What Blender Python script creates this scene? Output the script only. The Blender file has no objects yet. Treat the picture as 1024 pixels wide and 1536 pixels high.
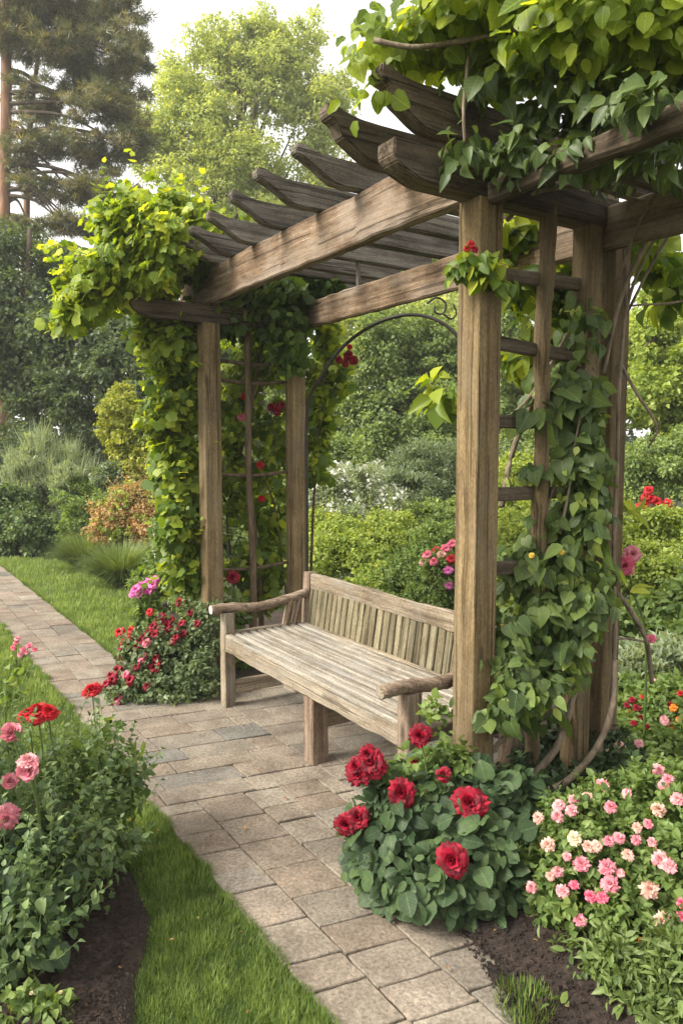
import bpy, bmesh, math, random
import numpy as np
from mathutils import Vector, Matrix, noise as mnoise

# ------------------------------------------------------------------ camera, world, sun
S = bpy.context.scene
COL = S.collection
CAM_H, FPX, CX, CY, PITCH = 1.62, 1109.0, 512.0, 768.0, math.atan(93 / 1109.0)
cd = bpy.data.cameras.new('camera'); cam = bpy.data.objects.new('camera', cd); COL.objects.link(cam)
cam.location = (0, 0, CAM_H); cam.rotation_euler = (math.pi / 2 - PITCH, 0, 0)
cd.sensor_fit = 'HORIZONTAL'; cd.sensor_width = 36; cd.lens = FPX / 1024 * 36
cd.clip_start = 0.05; cd.clip_end = 500
S.camera = cam
SUN_DIR = Vector((-0.80, -0.30, 0.72)).normalized()      # towards the sun
w = bpy.data.worlds.new('World'); S.world = w; w.use_nodes = True
wn = w.node_tree; bg = wn.nodes['Background']
sky = wn.nodes.new('ShaderNodeTexSky'); sky.sky_type = 'NISHITA'; sky.sun_disc = False
sky.sun_elevation = math.asin(SUN_DIR.z); sky.sun_rotation = math.atan2(SUN_DIR.x, SUN_DIR.y)
sky.air_density = 1.0; sky.dust_density = 6.0; sky.ozone_density = 1.0
hs = wn.nodes.new('ShaderNodeMix'); hs.data_type = 'RGBA'; hs.inputs['Factor'].default_value = 0.72
hs.inputs['B'].default_value = (8.6, 8.4, 8.0, 1)                 # thin bright cloud cover over the blue
wn.links.new(sky.outputs[0], hs.inputs['A']); wn.links.new(hs.outputs['Result'], bg.inputs['Color'])
bg.inputs['Strength'].default_value = 0.12
sl = bpy.data.lights.new('sun', 'SUN'); sl.energy = 3.9; sl.angle = math.radians(24.0); sl.color = (1.0, 0.945, 0.85)
so = bpy.data.objects.new('sun', sl); COL.objects.link(so); so.rotation_euler = SUN_DIR.to_track_quat('Z', 'Y').to_euler()
S.view_settings.view_transform = 'Standard'; S.view_settings.look = 'None'
S.view_settings.exposure = 0.95; S.view_settings.gamma = 1.0
S.cycles.max_bounces = 6; S.cycles.diffuse_bounces = 4; S.cycles.transmission_bounces = 4
S.cycles.transparent_max_bounces = 4; S.cycles.use_denoising = True

# ------------------------------------------------------------------ frames
cp, sp = math.cos(PITCH), math.sin(PITCH)
def P(px, py, d):
    """point seen at a pixel of the photograph, d metres ahead of the camera"""
    x = (px - CX) / FPX; y = -(py - CY) / FPX
    f = Vector((x, cp + y * sp, -sp + y * cp)); f *= d / f.y
    return Vector((0, 0, CAM_H)) + f
def G(px, py, z=0.0):
    x = (px - CX) / FPX; y = -(py - CY) / FPX
    f = Vector((x, cp + y * sp, -sp + y * cp)); f *= (z - CAM_H) / f.z
    return Vector((0, 0, CAM_H)) + f
TH = math.radians(33.2)
Uv = Vector((-math.sin(TH), math.cos(TH), 0)); Vv = Vector((math.cos(TH), math.sin(TH), 0))
ORI = Vector((0.553, 3.02, 0))
def UV(u, v, z=0.0):
    p = ORI + Uv * u + Vv * v; return Vector((p.x, p.y, z))
def toUV(p):
    d = Vector((p.x, p.y, 0)) - ORI; return d.dot(Uv), d.dot(Vv)

rng = np.random.default_rng(7); random.seed(7)

# ------------------------------------------------------------------ object helpers
def tag(o, label=None, cat=None, group=None, kind=None):
    if label: o['label'] = label
    if cat: o['category'] = cat
    if group: o['group'] = group
    if kind: o['kind'] = kind
    return o
def thing(name, loc, label, cat, group=None):
    o = bpy.data.objects.new(name, None); COL.objects.link(o); o.location = loc
    o.empty_display_size = 0.1
    return tag(o, label, cat, group)
def root_loc(o):
    p = Vector((0, 0, 0))
    while o is not None: p += o.location; o = o.parent
    return p
def link(name, me, mat, parent=None, loc=(0, 0, 0), rot=None):
    """loc is in world space; parents are never rotated or scaled"""
    o = bpy.data.objects.new(name, me); COL.objects.link(o)
    if mat is not None and not me.materials: me.materials.append(mat)
    o.location = Vector(loc)
    if parent is not None:
        o.parent = parent; o.location = Vector(loc) - root_loc(parent)
    if rot is not None: o.rotation_mode = 'QUATERNION'; o.rotation_quaternion = rot
    return o
def np_mesh(name, verts, faces_idx, face_len, smooth=True, attr=None, lf=None):
    """faces_idx flat loop indices, face_len per polygon"""
    me = bpy.data.meshes.new(name)
    me.vertices.add(len(verts)); me.vertices.foreach_set('co', np.ascontiguousarray(verts, dtype=np.float32).ravel())
    me.loops.add(len(faces_idx)); me.loops.foreach_set('vertex_index', np.ascontiguousarray(faces_idx, dtype=np.int32))
    n = len(face_len); st = np.zeros(n, dtype=np.int32); st[1:] = np.cumsum(face_len)[:-1]
    me.polygons.add(n); me.polygons.foreach_set('loop_start', st)
    me.polygons.foreach_set('use_smooth', np.full(n, smooth))
    me.update(calc_edges=True)
    if attr is not None:
        a = me.attributes.new('rnd', 'FLOAT', 'POINT'); a.data.foreach_set('value', np.ascontiguousarray(attr, dtype=np.float32))
    if lf is not None:
        a = me.attributes.new('leafxy', 'FLOAT_VECTOR', 'POINT'); a.data.foreach_set('vector', np.ascontiguousarray(lf, dtype=np.float32).ravel())
    me.validate(verbose=False)
    return me

# ------------------------------------------------------------------ materials
def new_mat(name):
    m = bpy.data.materials.new(name); m.use_nodes = True
    nt = m.node_tree; return m, nt, nt.nodes['Principled BSDF'], nt.nodes['Material Output']
def N(nt, t, **kw):
    n = nt.nodes.new(t)
    for k, v in kw.items(): setattr(n, k, v)
    return n
def ramp(nt, fac, stops):
    r = nt.nodes.new('ShaderNodeValToRGB'); e = r.color_ramp.elements
    while len(e) < len(stops): e.new(0.5)
    for i, (p, c) in enumerate(stops):
        e[i].position = p; e[i].color = tuple(c) + (1,) if len(c) == 3 else c
    nt.links.new(fac, r.inputs[0]); return r.outputs[0]
def noise_n(nt, vec, scale, detail=4, rough=0.55, dist=0.0):
    n = nt.nodes.new('ShaderNodeTexNoise'); n.inputs['Scale'].default_value = scale
    n.inputs['Detail'].default_value = detail; n.inputs['Roughness'].default_value = rough
    n.inputs['Distortion'].default_value = dist
    if vec is not None: nt.links.new(vec, n.inputs['Vector'])
    return n.outputs['Fac']
def mixc(nt, fac, a, b, mode='MIX'):
    m = nt.nodes.new('ShaderNodeMix'); m.data_type = 'RGBA'; m.blend_type = mode
    for s, v in (('Factor', fac), ('A', a), ('B', b)):
        if hasattr(v, 'links') or isinstance(v, bpy.types.NodeSocket): nt.links.new(v, m.inputs[s] if s == 'Factor' else m.inputs[s])
        elif s == 'Factor': m.inputs[0].default_value = v
        else: m.inputs[s].default_value = tuple(v) + (1,) if len(v) == 3 else v
    return m.outputs['Result']
def mapping(nt, vec, scale, loc=(0, 0, 0)):
    m = nt.nodes.new('ShaderNodeMapping'); m.inputs['Scale'].default_value = scale; m.inputs['Location'].default_value = loc
    nt.links.new(vec, m.inputs['Vector']); return m.outputs[0]
def bump(nt, h, strength, dist=0.01, normal=None):
    b = nt.nodes.new('ShaderNodeBump'); b.inputs['Strength'].default_value = strength; b.inputs['Distance'].default_value = dist
    nt.links.new(h, b.inputs['Height'])
    if normal is not None: nt.links.new(normal, b.inputs['Normal'])
    return b.outputs[0]

def leaf_mat(name, dark, mid, light, trans=0.35, gloss=0.45, tcol=None, spec=0.35, tex=0.0):
    m, nt, bs, out = new_mat(name)
    at = N(nt, 'ShaderNodeAttribute', attribute_name='rnd')
    col = ramp(nt, at.outputs['Fac'], [(0.08, dark), (0.5, mid), (0.95, light)])
    if tex > 0:
        tc = N(nt, 'ShaderNodeTexCoord')
        la = N(nt, 'ShaderNodeAttribute', attribute_name='leafxy'); sx = N(nt, 'ShaderNodeSeparateXYZ'); nt.links.new(la.outputs['Vector'], sx.inputs[0])
        def mth(op, a, b=None, c=None):
            m_ = N(nt, 'ShaderNodeMath', operation=op)
            for i_, q_ in enumerate((a, b, c)):
                if q_ is None: continue
                if isinstance(q_, (int, float)): m_.inputs[i_].default_value = q_
                else: nt.links.new(q_, m_.inputs[i_])
            return m_.outputs[0]
        ax = mth('ABSOLUTE', sx.outputs[0]); rib = ramp(nt, ax, [(0.008, (1, 1, 1)), (0.03, (0, 0, 0))])
        side = mth('SINE', mth('MULTIPLY', mth('SUBTRACT', sx.outputs[1], mth('MULTIPLY', ax, 0.75)), 44.0))
        sv_ = ramp(nt, side, [(0.86, (0, 0, 0)), (0.98, (0.6,) * 3)])
        vein = mixc(nt, 1.0, rib, sv_, 'LIGHTEN')
        col = mixc(nt, mixc(nt, 1.0, vein, (0.38,) * 3, 'MULTIPLY'), col, tuple(min(1, x * 1.35 + .03) for x in light))
        sn = noise_n(nt, la.outputs['Vector'], 5.0, 3); spot = ramp(nt, sn, [(0.66, (0, 0, 0)), (0.72, (0.75,) * 3)])
        col = mixc(nt, spot, col, (0.17, 0.12, 0.045))
        col = mixc(nt, 1.0, col, ramp(nt, noise_n(nt, tc.outputs['Object'], 55, 3), [(0.3, (1 - tex,) * 3), (0.7, (1 + tex * .4, 1 + tex * .4, 1))]), 'MULTIPLY')
    nt.links.new(col, bs.inputs['Base Color'])
    bs.inputs['Roughness'].default_value = gloss; bs.inputs['Specular IOR Level'].default_value = spec
    tr = N(nt, 'ShaderNodeBsdfTranslucent')
    tcl = mixc(nt, 1.0, col, tcol or (1.5, 1.35, 0.55), 'MULTIPLY'); nt.links.new(tcl, tr.inputs['Color'])
    mx = N(nt, 'ShaderNodeMixShader'); mx.inputs[0].default_value = trans
    nt.links.new(bs.outputs[0], mx.inputs[1]); nt.links.new(tr.outputs[0], mx.inputs[2])
    nt.links.new(mx.outputs[0], out.inputs['Surface'])
    return m

def wood_mat(name, dark, mid, light, stain=None, stain_amt=0.5, bumpy=0.6, fine=1.0, crack=0.6):
    m, nt, bs, out = new_mat(name)
    tc = N(nt, 'ShaderNodeTexCoord'); oi = N(nt, 'ShaderNodeObjectInfo')
    mul = N(nt, 'ShaderNodeMath', operation='MULTIPLY'); mul.inputs[1].default_value = 37.0
    nt.links.new(oi.outputs['Random'], mul.inputs[0])
    add = N(nt, 'ShaderNodeVectorMath', operation='ADD')
    nt.links.new(tc.outputs['Object'], add.inputs[0]); nt.links.new(mul.outputs[0], add.inputs[1])
    v = add.outputs[0]
    # gentle sideways wander of the grain
    wv = noise_n(nt, mapping(nt, v, (1.6, 3, 3)), 1.0, 2)
    wm = N(nt, 'ShaderNodeVectorMath', operation='SCALE'); wm.inputs['Scale'].default_value = 0.03
    cmb = N(nt, 'ShaderNodeCombineXYZ'); nt.links.new(wv, cmb.inputs[1]); nt.links.new(wv, cmb.inputs[2])
    nt.links.new(cmb.outputs[0], wm.inputs[0])
    ad2 = N(nt, 'ShaderNodeVectorMath', operation='ADD'); nt.links.new(v, ad2.inputs[0]); nt.links.new(wm.outputs[0], ad2.inputs[1])
    g = ad2.outputs[0]
    broad = noise_n(nt, mapping(nt, g, (0.7, 24, 24)), 1.0, 8, 0.66)
    fineg = noise_n(nt, mapping(nt, g, (4.0, 150 * fine, 150 * fine)), 1.0, 5, 0.65)
    blot = noise_n(nt, v, 4.5, 6, 0.62)
    col = ramp(nt, broad, [(0.34, dark), (0.5, mid), (0.66, light)])
    col = mixc(nt, 1.0, col, ramp(nt, fineg, [(0.3, (0.55, 0.53, 0.5)), (0.55, (1, 1, 1)), (0.8, (1.2, 1.2, 1.2))]), 'MULTIPLY')
    col = mixc(nt, 1.0, col, ramp(nt, blot, [(0.3, (0.7, 0.68, 0.66)), (0.6, (1.1, 1.1, 1.1))]), 'MULTIPLY')
    col = mixc(nt, 1.0, col, ramp(nt, noise_n(nt, mapping(nt, v, (60, 110, 110)), 1.0, 4, 0.7), [(0.35, (0.72, 0.71, 0.70)), (0.62, (1.15, 1.15, 1.15))]), 'MULTIPLY')
    if stain:
        f = ramp(nt, noise_n(nt, mapping(nt, v, (1.3, 3.2, 3.2)), 1.7, 6, 0.7), [(0.46, (0, 0, 0)), (0.66, (stain_amt,) * 3)])
        col = mixc(nt, f, col, stain)
    ck = ramp(nt, noise_n(nt, mapping(nt, g, (0.9, 44, 44)), 1.0, 3, 0.5), [(0.36, (1, 1, 1)), (0.39, (0, 0, 0))])
    ckf = mixc(nt, 1.0, ck, (crack,) * 3, 'MULTIPLY')
    col = mixc(nt, ckf, col, tuple(c * 0.25 for c in dark))
    vo = N(nt, 'ShaderNodeTexVoronoi'); nt.links.new(mapping(nt, v, (2.3, 9, 9)), vo.inputs['Vector']); vo.inputs['Scale'].default_value = 1.0
    kn = ramp(nt, vo.outputs['Distance'], [(0.05, (0.8,) * 3), (0.16, (0, 0, 0))])
    col = mixc(nt, kn, col, tuple(c * 0.4 for c in dark))
    oc = N(nt, 'ShaderNodeMath', operation='MULTIPLY_ADD'); oc.inputs[1].default_value = 0.3; oc.inputs[2].default_value = 0.85
    nt.links.new(oi.outputs['Random'], oc.inputs[0])
    cc = N(nt, 'ShaderNodeCombineColor')
    for k in range(3): nt.links.new(oc.outputs[0], cc.inputs[k])
    col = mixc(nt, 1.0, col, cc.outputs[0], 'MULTIPLY')
    nt.links.new(col, bs.inputs['Base Color'])
    bs.inputs['Roughness'].default_value = 0.88; bs.inputs['Specular IOR Level'].default_value = 0.2
    n1 = bump(nt, broad, 0.7 * bumpy, 0.018); n2 = bump(nt, fineg, 0.8 * bumpy, 0.004, n1)
    inv = N(nt, 'ShaderNodeInvert'); nt.links.new(ckf, inv.inputs['Color'])
    n3 = bump(nt, inv.outputs[0], 0.8, 0.004, n2)
    nt.links.new(n3, bs.inputs['Normal'])
    return m

def soil_mat(name, a, b, c, flecks=True):
    m, nt, bs, out = new_mat(name)
    tc = N(nt, 'ShaderNodeTexCoord'); v = tc.outputs['Object']
    n1 = noise_n(nt, v, 38, 8, 0.7); n2 = noise_n(nt, v, 3.0, 4); n3 = noise_n(nt, v, 160, 4, 0.7)
    col = ramp(nt, n1, [(0.3, a), (0.52, b), (0.72, c)])
    col = mixc(nt, 1.0, col, ramp(nt, n2, [(0.3, (0.6, 0.6, 0.6)), (0.7, (1.2, 1.15, 1.1))]), 'MULTIPLY')
    col = mixc(nt, ramp(nt, n3, [(0.66, (0, 0, 0)), (0.72, (0.6,) * 3)]), col, tuple(x * 3 for x in c))
    nt.links.new(col, bs.inputs['Base Color']); bs.inputs['Roughness'].default_value = 0.95
    nt.links.new(bump(nt, n3, 0.8, 0.01, bump(nt, n1, 1.0, 0.03)), bs.inputs['Normal'])
    return m

def stone_mat():
    m, nt, bs, out = new_mat('sandstone')
    tc = N(nt, 'ShaderNodeTexCoord'); v = tc.outputs['Object']
    at = N(nt, 'ShaderNodeAttribute', attribute_name='rnd')
    base = ramp(nt, at.outputs['Fac'], [(0.0, (0.175, 0.168, 0.15)), (0.03, (0.21, 0.185, 0.152)), (0.3, (0.265, 0.225, 0.178)), (0.5, (0.225, 0.178, 0.138)), (0.7, (0.295, 0.26, 0.21)), (0.85, (0.26, 0.205, 0.165)), (1.0, (0.235, 0.212, 0.178))])
    n1 = noise_n(nt, v, 5.0, 7, 0.68); n2 = noise_n(nt, v, 70, 6, 0.75); n3 = noise_n(nt, v, 1.4, 5, 0.6); n4 = noise_n(nt, v, 16, 6, 0.65, 0.8)
    col = mixc(nt, 1.0, base, ramp(nt, n1, [(0.28, (0.58, 0.55, 0.52)), (0.55, (1, 1, 1)), (0.78, (1.28, 1.24, 1.16))]), 'MULTIPLY')
    col = mixc(nt, 1.0, col, ramp(nt, n2, [(0.34, (0.55, 0.54, 0.52)), (0.52, (1.0, 1.0, 1.0)), (0.68, (1.45, 1.42, 1.38))]), 'MULTIPLY')
    col = mixc(nt, 1.0, col, ramp(nt, n3, [(0.3, (0.66, 0.65, 0.64)), (0.65, (1.14, 1.14, 1.12))]), 'MULTIPLY')
    col = mixc(nt, ramp(nt, n4, [(0.60, (0, 0, 0)), (0.72, (0.5,) * 3)]), col, (0.095, 0.08, 0.06))
    vd = N(nt, 'ShaderNodeTexVoronoi'); vd.feature = 'DISTANCE_TO_EDGE'; vd.inputs['Scale'].default_value = 2.6; nt.links.new(mapping(nt, v, (1, 1, 0.01)), vd.inputs['Vector'])
    nt.links.new(col, bs.inputs['Base Color']); bs.inputs['Roughness'].default_value = 0.86; bs.inputs['Specular IOR Level'].default_value = 0.28
    nt.links.new(bump(nt, n2, 0.8, 0.006, bump(nt, n4, 0.6, 0.010, bump(nt, n1, 0.4, 0.01))), bs.inputs['Normal'])
    return m

def plain_mat(name, col, rough=0.6, var=0.25, scale=12, spec=0.4, bmp=0.0, metal=0.0):
    m, nt, bs, out = new_mat(name)
    tc = N(nt, 'ShaderNodeTexCoord'); n1 = noise_n(nt, tc.outputs['Object'], scale, 5, 0.6)
    c = mixc(nt, 1.0, col, ramp(nt, n1, [(0.3, (1 - var,) * 3), (0.7, (1 + var,) * 3)]), 'MULTIPLY')
    nt.links.new(c, bs.inputs['Base Color']); bs.inputs['Roughness'].default_value = rough
    bs.inputs['Specular IOR Level'].default_value = spec; bs.inputs['Metallic'].default_value = metal
    if bmp: nt.links.new(bump(nt, n1, bmp, 0.02), bs.inputs['Normal'])
    return m

def bark_mat(name, a, b, scale=9):
    m, nt, bs, out = new_mat(name)
    tc = N(nt, 'ShaderNodeTexCoord'); v = mapping(nt, tc.outputs['Object'], (1, 1, 0.25))
    n1 = noise_n(nt, v, scale, 7, 0.65, 0.5)
    c = ramp(nt, n1, [(0.32, a), (0.66, b)])
    nt.links.new(c, bs.inputs['Base Color']); bs.inputs['Roughness'].default_value = 0.9
    bs.inputs['Specular IOR Level'].default_value = 0.2
    nt.links.new(bump(nt, n1, 0.9, 0.03), bs.inputs['Normal'])
    return m

def petal_mat(name, dark, light, trans=0.25, rough=0.55):
    return leaf_mat(name, dark, tuple((a + b) / 2 for a, b in zip(dark, light)), light, trans, rough, (1.1, 1.0, 1.0), 0.25)

M = {}
M['post'] = wood_mat('oak_post', (0.115, 0.080, 0.038), (0.205, 0.148, 0.074), (0.275, 0.205, 0.11), (0.17, 0.14, 0.10), 0.45, 0.5)
M['beam'] = wood_mat('oak_beam', (0.09, 0.058, 0.036), (0.20, 0.138, 0.088), (0.31, 0.23, 0.16), (0.30, 0.25, 0.20), 0.65, 0.8)
M['dark'] = wood_mat('dark_oak', (0.045, 0.033, 0.022), (0.105, 0.080, 0.054), (0.175, 0.138, 0.098), (0.17, 0.14, 0.11), 0.5, 0.8)
M['rafter'] = wood_mat('weathered_rafter', (0.06, 0.052, 0.042), (0.145, 0.126, 0.103), (0.26, 0.23, 0.19), (0.24, 0.225, 0.20), 0.5, 1.0)
M['bench'] = wood_mat('bench_oak', (0.15, 0.118, 0.080), (0.29, 0.235, 0.165), (0.41, 0.35, 0.265), (0.28, 0.265, 0.23), 0.6, 0.7, 1.0, 0.5)
M['seat'] = wood_mat('seat_oak', (0.20, 0.175, 0.14), (0.30, 0.27, 0.22), (0.38, 0.345, 0.29), (0.23, 0.225, 0.205), 0.7, 0.7, 1.0, 0.4)
M['slat'] = wood_mat('back_slat_oak', (0.10, 0.085, 0.048), (0.20, 0.17, 0.105), (0.30, 0.262, 0.17), (0.19, 0.185, 0.13), 0.5, 0.9)
M['arm'] = wood_mat('armrest_oak', (0.12, 0.085, 0.06), (0.24, 0.175, 0.125), (0.36, 0.28, 0.21), (0.30, 0.25, 0.20), 0.5, 0.8)
M['cut'] = plain_mat('cut_wood', (0.66, 0.56, 0.47), 0.8, 0.15, 40)
M['stem'] = bark_mat('vine_bark', (0.07, 0.048, 0.030), (0.20, 0.145, 0.09), 30)
M['palestem'] = bark_mat('pale_vine_bark', (0.12, 0.09, 0.06), (0.32, 0.255, 0.185), 26)
M['greenstem'] = plain_mat('green_stem', (0.09, 0.14, 0.035), 0.55, 0.3, 30)
M['bark'] = bark_mat('tree_bark', (0.045, 0.036, 0.028), (0.15, 0.115, 0.085), 6)
M['pinebark'] = bark_mat('pine_bark', (0.12, 0.065, 0.040), (0.36, 0.21, 0.13), 5)
M['iron'] = plain_mat('dark_iron', (0.025, 0.020, 0.016), 0.6, 0.4, 40)
M['stone'] = stone_mat()
M['joint'] = soil_mat('joint_sand', (0.03, 0.026, 0.014), (0.065, 0.058, 0.032), (0.11, 0.095, 0.06))
M['soil'] = soil_mat('garden_soil', (0.018, 0.011, 0.008), (0.055, 0.036, 0.026), (0.12, 0.082, 0.060))
M['turf'] = soil_mat('turf_base', (0.05, 0.07, 0.015), (0.10, 0.145, 0.03), (0.16, 0.20, 0.05), False)
M['ground'] = soil_mat('far_ground', (0.02, 0.03, 0.008), (0.04, 0.055, 0.015), (0.07, 0.08, 0.025), False)
M['grass'] = leaf_mat('grass_blades', (0.060, 0.110, 0.024), (0.120, 0.190, 0.040), (0.25, 0.33, 0.09), 0.4, 0.6)
M['lawn'] = leaf_mat('lawn_blades', (0.13, 0.20, 0.045), (0.20, 0.285, 0.07), (0.29, 0.37, 0.11), 0.3, 0.6)

# ------------------------------------------------------------------ solids
def rnd_rect(w, h, c):
    a, b = w / 2, h / 2
    return [(a - c, -b), (a, -b + c), (a, b - c), (a - c, b), (-a + c, b), (-a, b - c), (-a, -b + c), (-a + c, -b)]
def member(name, parent, p0, p1, w, h, mat, up=(0, 0, 1), wob=0.003, seg=None, ch=0.006, bow=0.0, taper=1.0):
    """a sawn timber from p0 to p1; its mesh lies along local X so the grain follows it"""
    p0, p1 = Vector(p0), Vector(p1); L = (p1 - p0).length; x = (p1 - p0).normalized(); up = Vector(up)
    y = up.cross(x).normalized(); z = x.cross(y)
    q = Matrix((x, y, z)).transposed().to_quaternion()
    n = seg or max(2, int(L / 0.07)); sec = rnd_rect(w, h, min(ch, w * .3, h * .3)); k = len(sec)
    sd = random.random() * 100; vs = []; fs = []
    for i in range(n + 1):
        t = i / n; X = L * t - L / 2
        oy = wob * 1.2 * mnoise.noise(Vector((sd, t * L * 2.1, 0))); oz = wob * 1.2 * mnoise.noise(Vector((sd, t * L * 2.1, 9))) - bow * (1 - (2 * t - 1) ** 2)
        s = 1 + (taper - 1) * t
        for j, (a, b) in enumerate(sec):
            na = wob * mnoise.noise(Vector((sd + 5, X * 9, j // 2 * 3.1))); nb = wob * mnoise.noise(Vector((sd + 7, X * 9, j // 2 * 3.1)))
            vs.append((X, a * s + oy + na, b * s + oz + nb))
    for i in range(n):
        for j in range(k):
            fs.append((i * k + j, i * k + (j + 1) % k, (i + 1) * k + (j + 1) % k, (i + 1) * k + j))
    fs.append(tuple(range(k - 1, -1, -1))); fs.append(tuple(n * k + j for j in range(k)))
    me = bpy.data.meshes.new(name); me.from_pydata(vs, [], fs); me.update()
    return link(name, me, mat, parent, (p0 + p1) / 2, q)
def profile(name, parent, origin, xdir, outline, thick, mat, wob=0.002, bev=0.005):
    """outline (x, z) polygon extruded sideways; local X along xdir"""
    x = Vector(xdir).normalized(); z = Vector((0, 0, 1)); y = z.cross(x)
    q = Matrix((x, y, z)).transposed().to_quaternion()
    bm = bmesh.new(); sd = random.random() * 50
    vv = [bm.verts.new((a, -thick / 2, b + wob * mnoise.noise(Vector((a * 5, sd, 0))))) for a, b in outline]
    f = bm.faces.new(vv); r = bmesh.ops.extrude_face_region(bm, geom=[f])
    for e in r['geom']:
        if isinstance(e, bmesh.types.BMVert): e.co.y += thick + wob * mnoise.noise(Vector((e.co.x * 5, sd, 4)))
    bmesh.ops.recalc_face_normals(bm, faces=bm.faces)
    bmesh.ops.bevel(bm, geom=[e for e in bm.edges], offset=bev, segments=2, affect='EDGES', clamp_overlap=True)
    me = bpy.data.meshes.new(name); bm.to_mesh(me); bm.free()
    return link(name, me, mat, parent, origin, q)
def spline(pts, n):
    pts = [Vector(p) for p in pts]
    if len(pts) < 3: return [pts[0].lerp(pts[-1], i / n) for i in range(n + 1)]
    e = [pts[0] * 2 - pts[1]] + pts + [pts[-1] * 2 - pts[-2]]; out = []
    m = len(pts) - 1
    for i in range(n + 1):
        t = i / n * m; k = min(int(t), m - 1); f = t - k
        a, b, c, d = e[k], e[k + 1], e[k + 2], e[k + 3]
        out.append(0.5 * ((2 * b) + (c - a) * f + (2 * a - 5 * b + 4 * c - d) * f * f + (3 * b - a - 3 * c + d) * f ** 3))
    return out
def tubes(name, parent, mat, runs, sides=7, org=None, wob=0.0):
    """runs: list of (points, r0, r1) -> one mesh"""
    V_, F_ = [], []
    for pts, r0, r1 in runs:
        pts = [Vector(p) for p in pts]; n = len(pts); b = len(V_); up = Vector((0.3, 0.2, 1)).normalized()
        sd = random.random() * 90
        for i, p in enumerate(pts):
            t = (pts[min(i + 1, n - 1)] - pts[max(i - 1, 0)])
            t = t.normalized() if t.length > 1e-9 else Vector((0, 0, 1))
            a = t.cross(up)
            if a.length < 0.05: a = t.cross(Vector((1, 0, 0)))
            a.normalize(); c = t.cross(a); up = c.cross(t) * -1 if False else up
            f = i / max(1, n - 1); r = r0 + (r1 - r0) * f
            for k in range(sides):
                g = 2 * math.pi * k / sides; rr = r * (1 + wob * mnoise.noise(Vector((sd + math.cos(g), math.sin(g), i * 0.6))))
                V_.append(p + a * (math.cos(g) * rr) + c * (math.sin(g) * rr))
        for i in range(n - 1):
            for k in range(sides):
                F_.append((b + i * sides + k, b + (i + 1) * sides + k, b + (i + 1) * sides + (k + 1) % sides, b + i * sides + (k + 1) % sides))
        F_.append(tuple(b + k for k in range(sides))); F_.append(tuple(b + (n - 1) * sides + k for k in range(sides - 1, -1, -1)))
    o = Vector(org) if org is not None else (root_loc(parent) if parent is not None else Vector((0, 0, 0)))
    me = bpy.data.meshes.new(name); me.from_pydata([tuple(v - o) for v in V_], [], F_); me.update()
    me.polygons.foreach_set('use_smooth', [True] * len(me.polygons))
    return link(name, me, mat, parent, o)

# ------------------------------------------------------------------ leaves
def tmpl(pts, faces): return np.array(pts, float), faces
def _lf(w, ys, ws, fold, curl):
    pts = [(0, 0, 0)]; F = []
    for y, x in zip(ys, ws):
        z = -curl * y * y
        pts += [(-x * w, y, z + fold * x), (0, y, z), (x * w, y, z + fold * x)]
    pts.append((0, 1, -curl)); n = len(ys)
    F += [(0, 2, 1), (0, 3, 2)]
    for i in range(n - 1):
        a = 1 + 3 * i; b = a + 3
        F += [(a, a + 1, b + 1, b), (a + 1, a + 2, b + 2, b + 1)]
    a = 1 + 3 * (n - 1); t = len(pts) - 1
    F += [(a, a + 1, t), (a + 1, a + 2, t)]
    return tmpl(pts, F)
T_OV = _lf(0.32, (0.12, 0.35, 0.62, 0.85), (0.55, 1.0, 0.8, 0.35), 0.14, 0.22)
T_MED = _lf(0.34, (0.25, 0.6), (0.9, 0.85), 0.14, 0.2)
T_LONG = _lf(0.17, (0.2, 0.6), (0.8, 0.9), 0.1, 0.3)
def _heart():
    o = [(0, 0), (-0.22, -0.12), (-0.42, 0.0), (-0.50, 0.2), (-0.42, 0.45), (-0.24, 0.72), (0, 1.0), (0.24, 0.72), (0.42, 0.45), (0.50, 0.2), (0.42, 0.0), (0.22, -0.12)]
    pts = [(x * .92, y, 0.20 * abs(x) - 0.22 * max(y, 0) ** 2 - (0.05 if i % 2 else 0)) for i, (x, y) in enumerate(o)]
    c = [(0, 0.2, -0.01), (0, 0.5, -0.055), (0, 0.75, -0.12)]
    pts += c; a, b, d = 12, 13, 14
    F = [(0, a, 1), (1, a, 3, 2), (3, a, b, 4), (4, b, d, 5), (5, d, 6), (0, 11, a), (11, 10, 9, a), (9, 8, b, a), (8, 7, d, b), (7, 6, d)]
    return tmpl(pts, F)
T_HEART = _heart()
def _round():
    pts = [(0, 0, 0)]; n = 5; F = []
    for i, (y, x) in enumerate(zip((0.06, 0.25, 0.5, 0.72, 0.9), (0.24, 0.40, 0.43, 0.33, 0.17))):
        e = 0.035 if i % 2 else -0.03
        pts += [(-x, y, 0.16 * x + e - 0.2 * y * y), (0, y, -0.2 * y * y), (x, y, 0.16 * x - e - 0.2 * y * y)]
    pts.append((0, 1, -0.22)); F += [(0, 2, 1), (0, 3, 2)]
    for i in range(4):
        a = 1 + 3 * i; F += [(a, a + 1, a + 4, a + 3), (a + 1, a + 2, a + 5, a + 4)]
    F += [(13, 14, 16), (14, 15, 16)]
    return tmpl(pts, F)
T_ROUND = _round()
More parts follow.
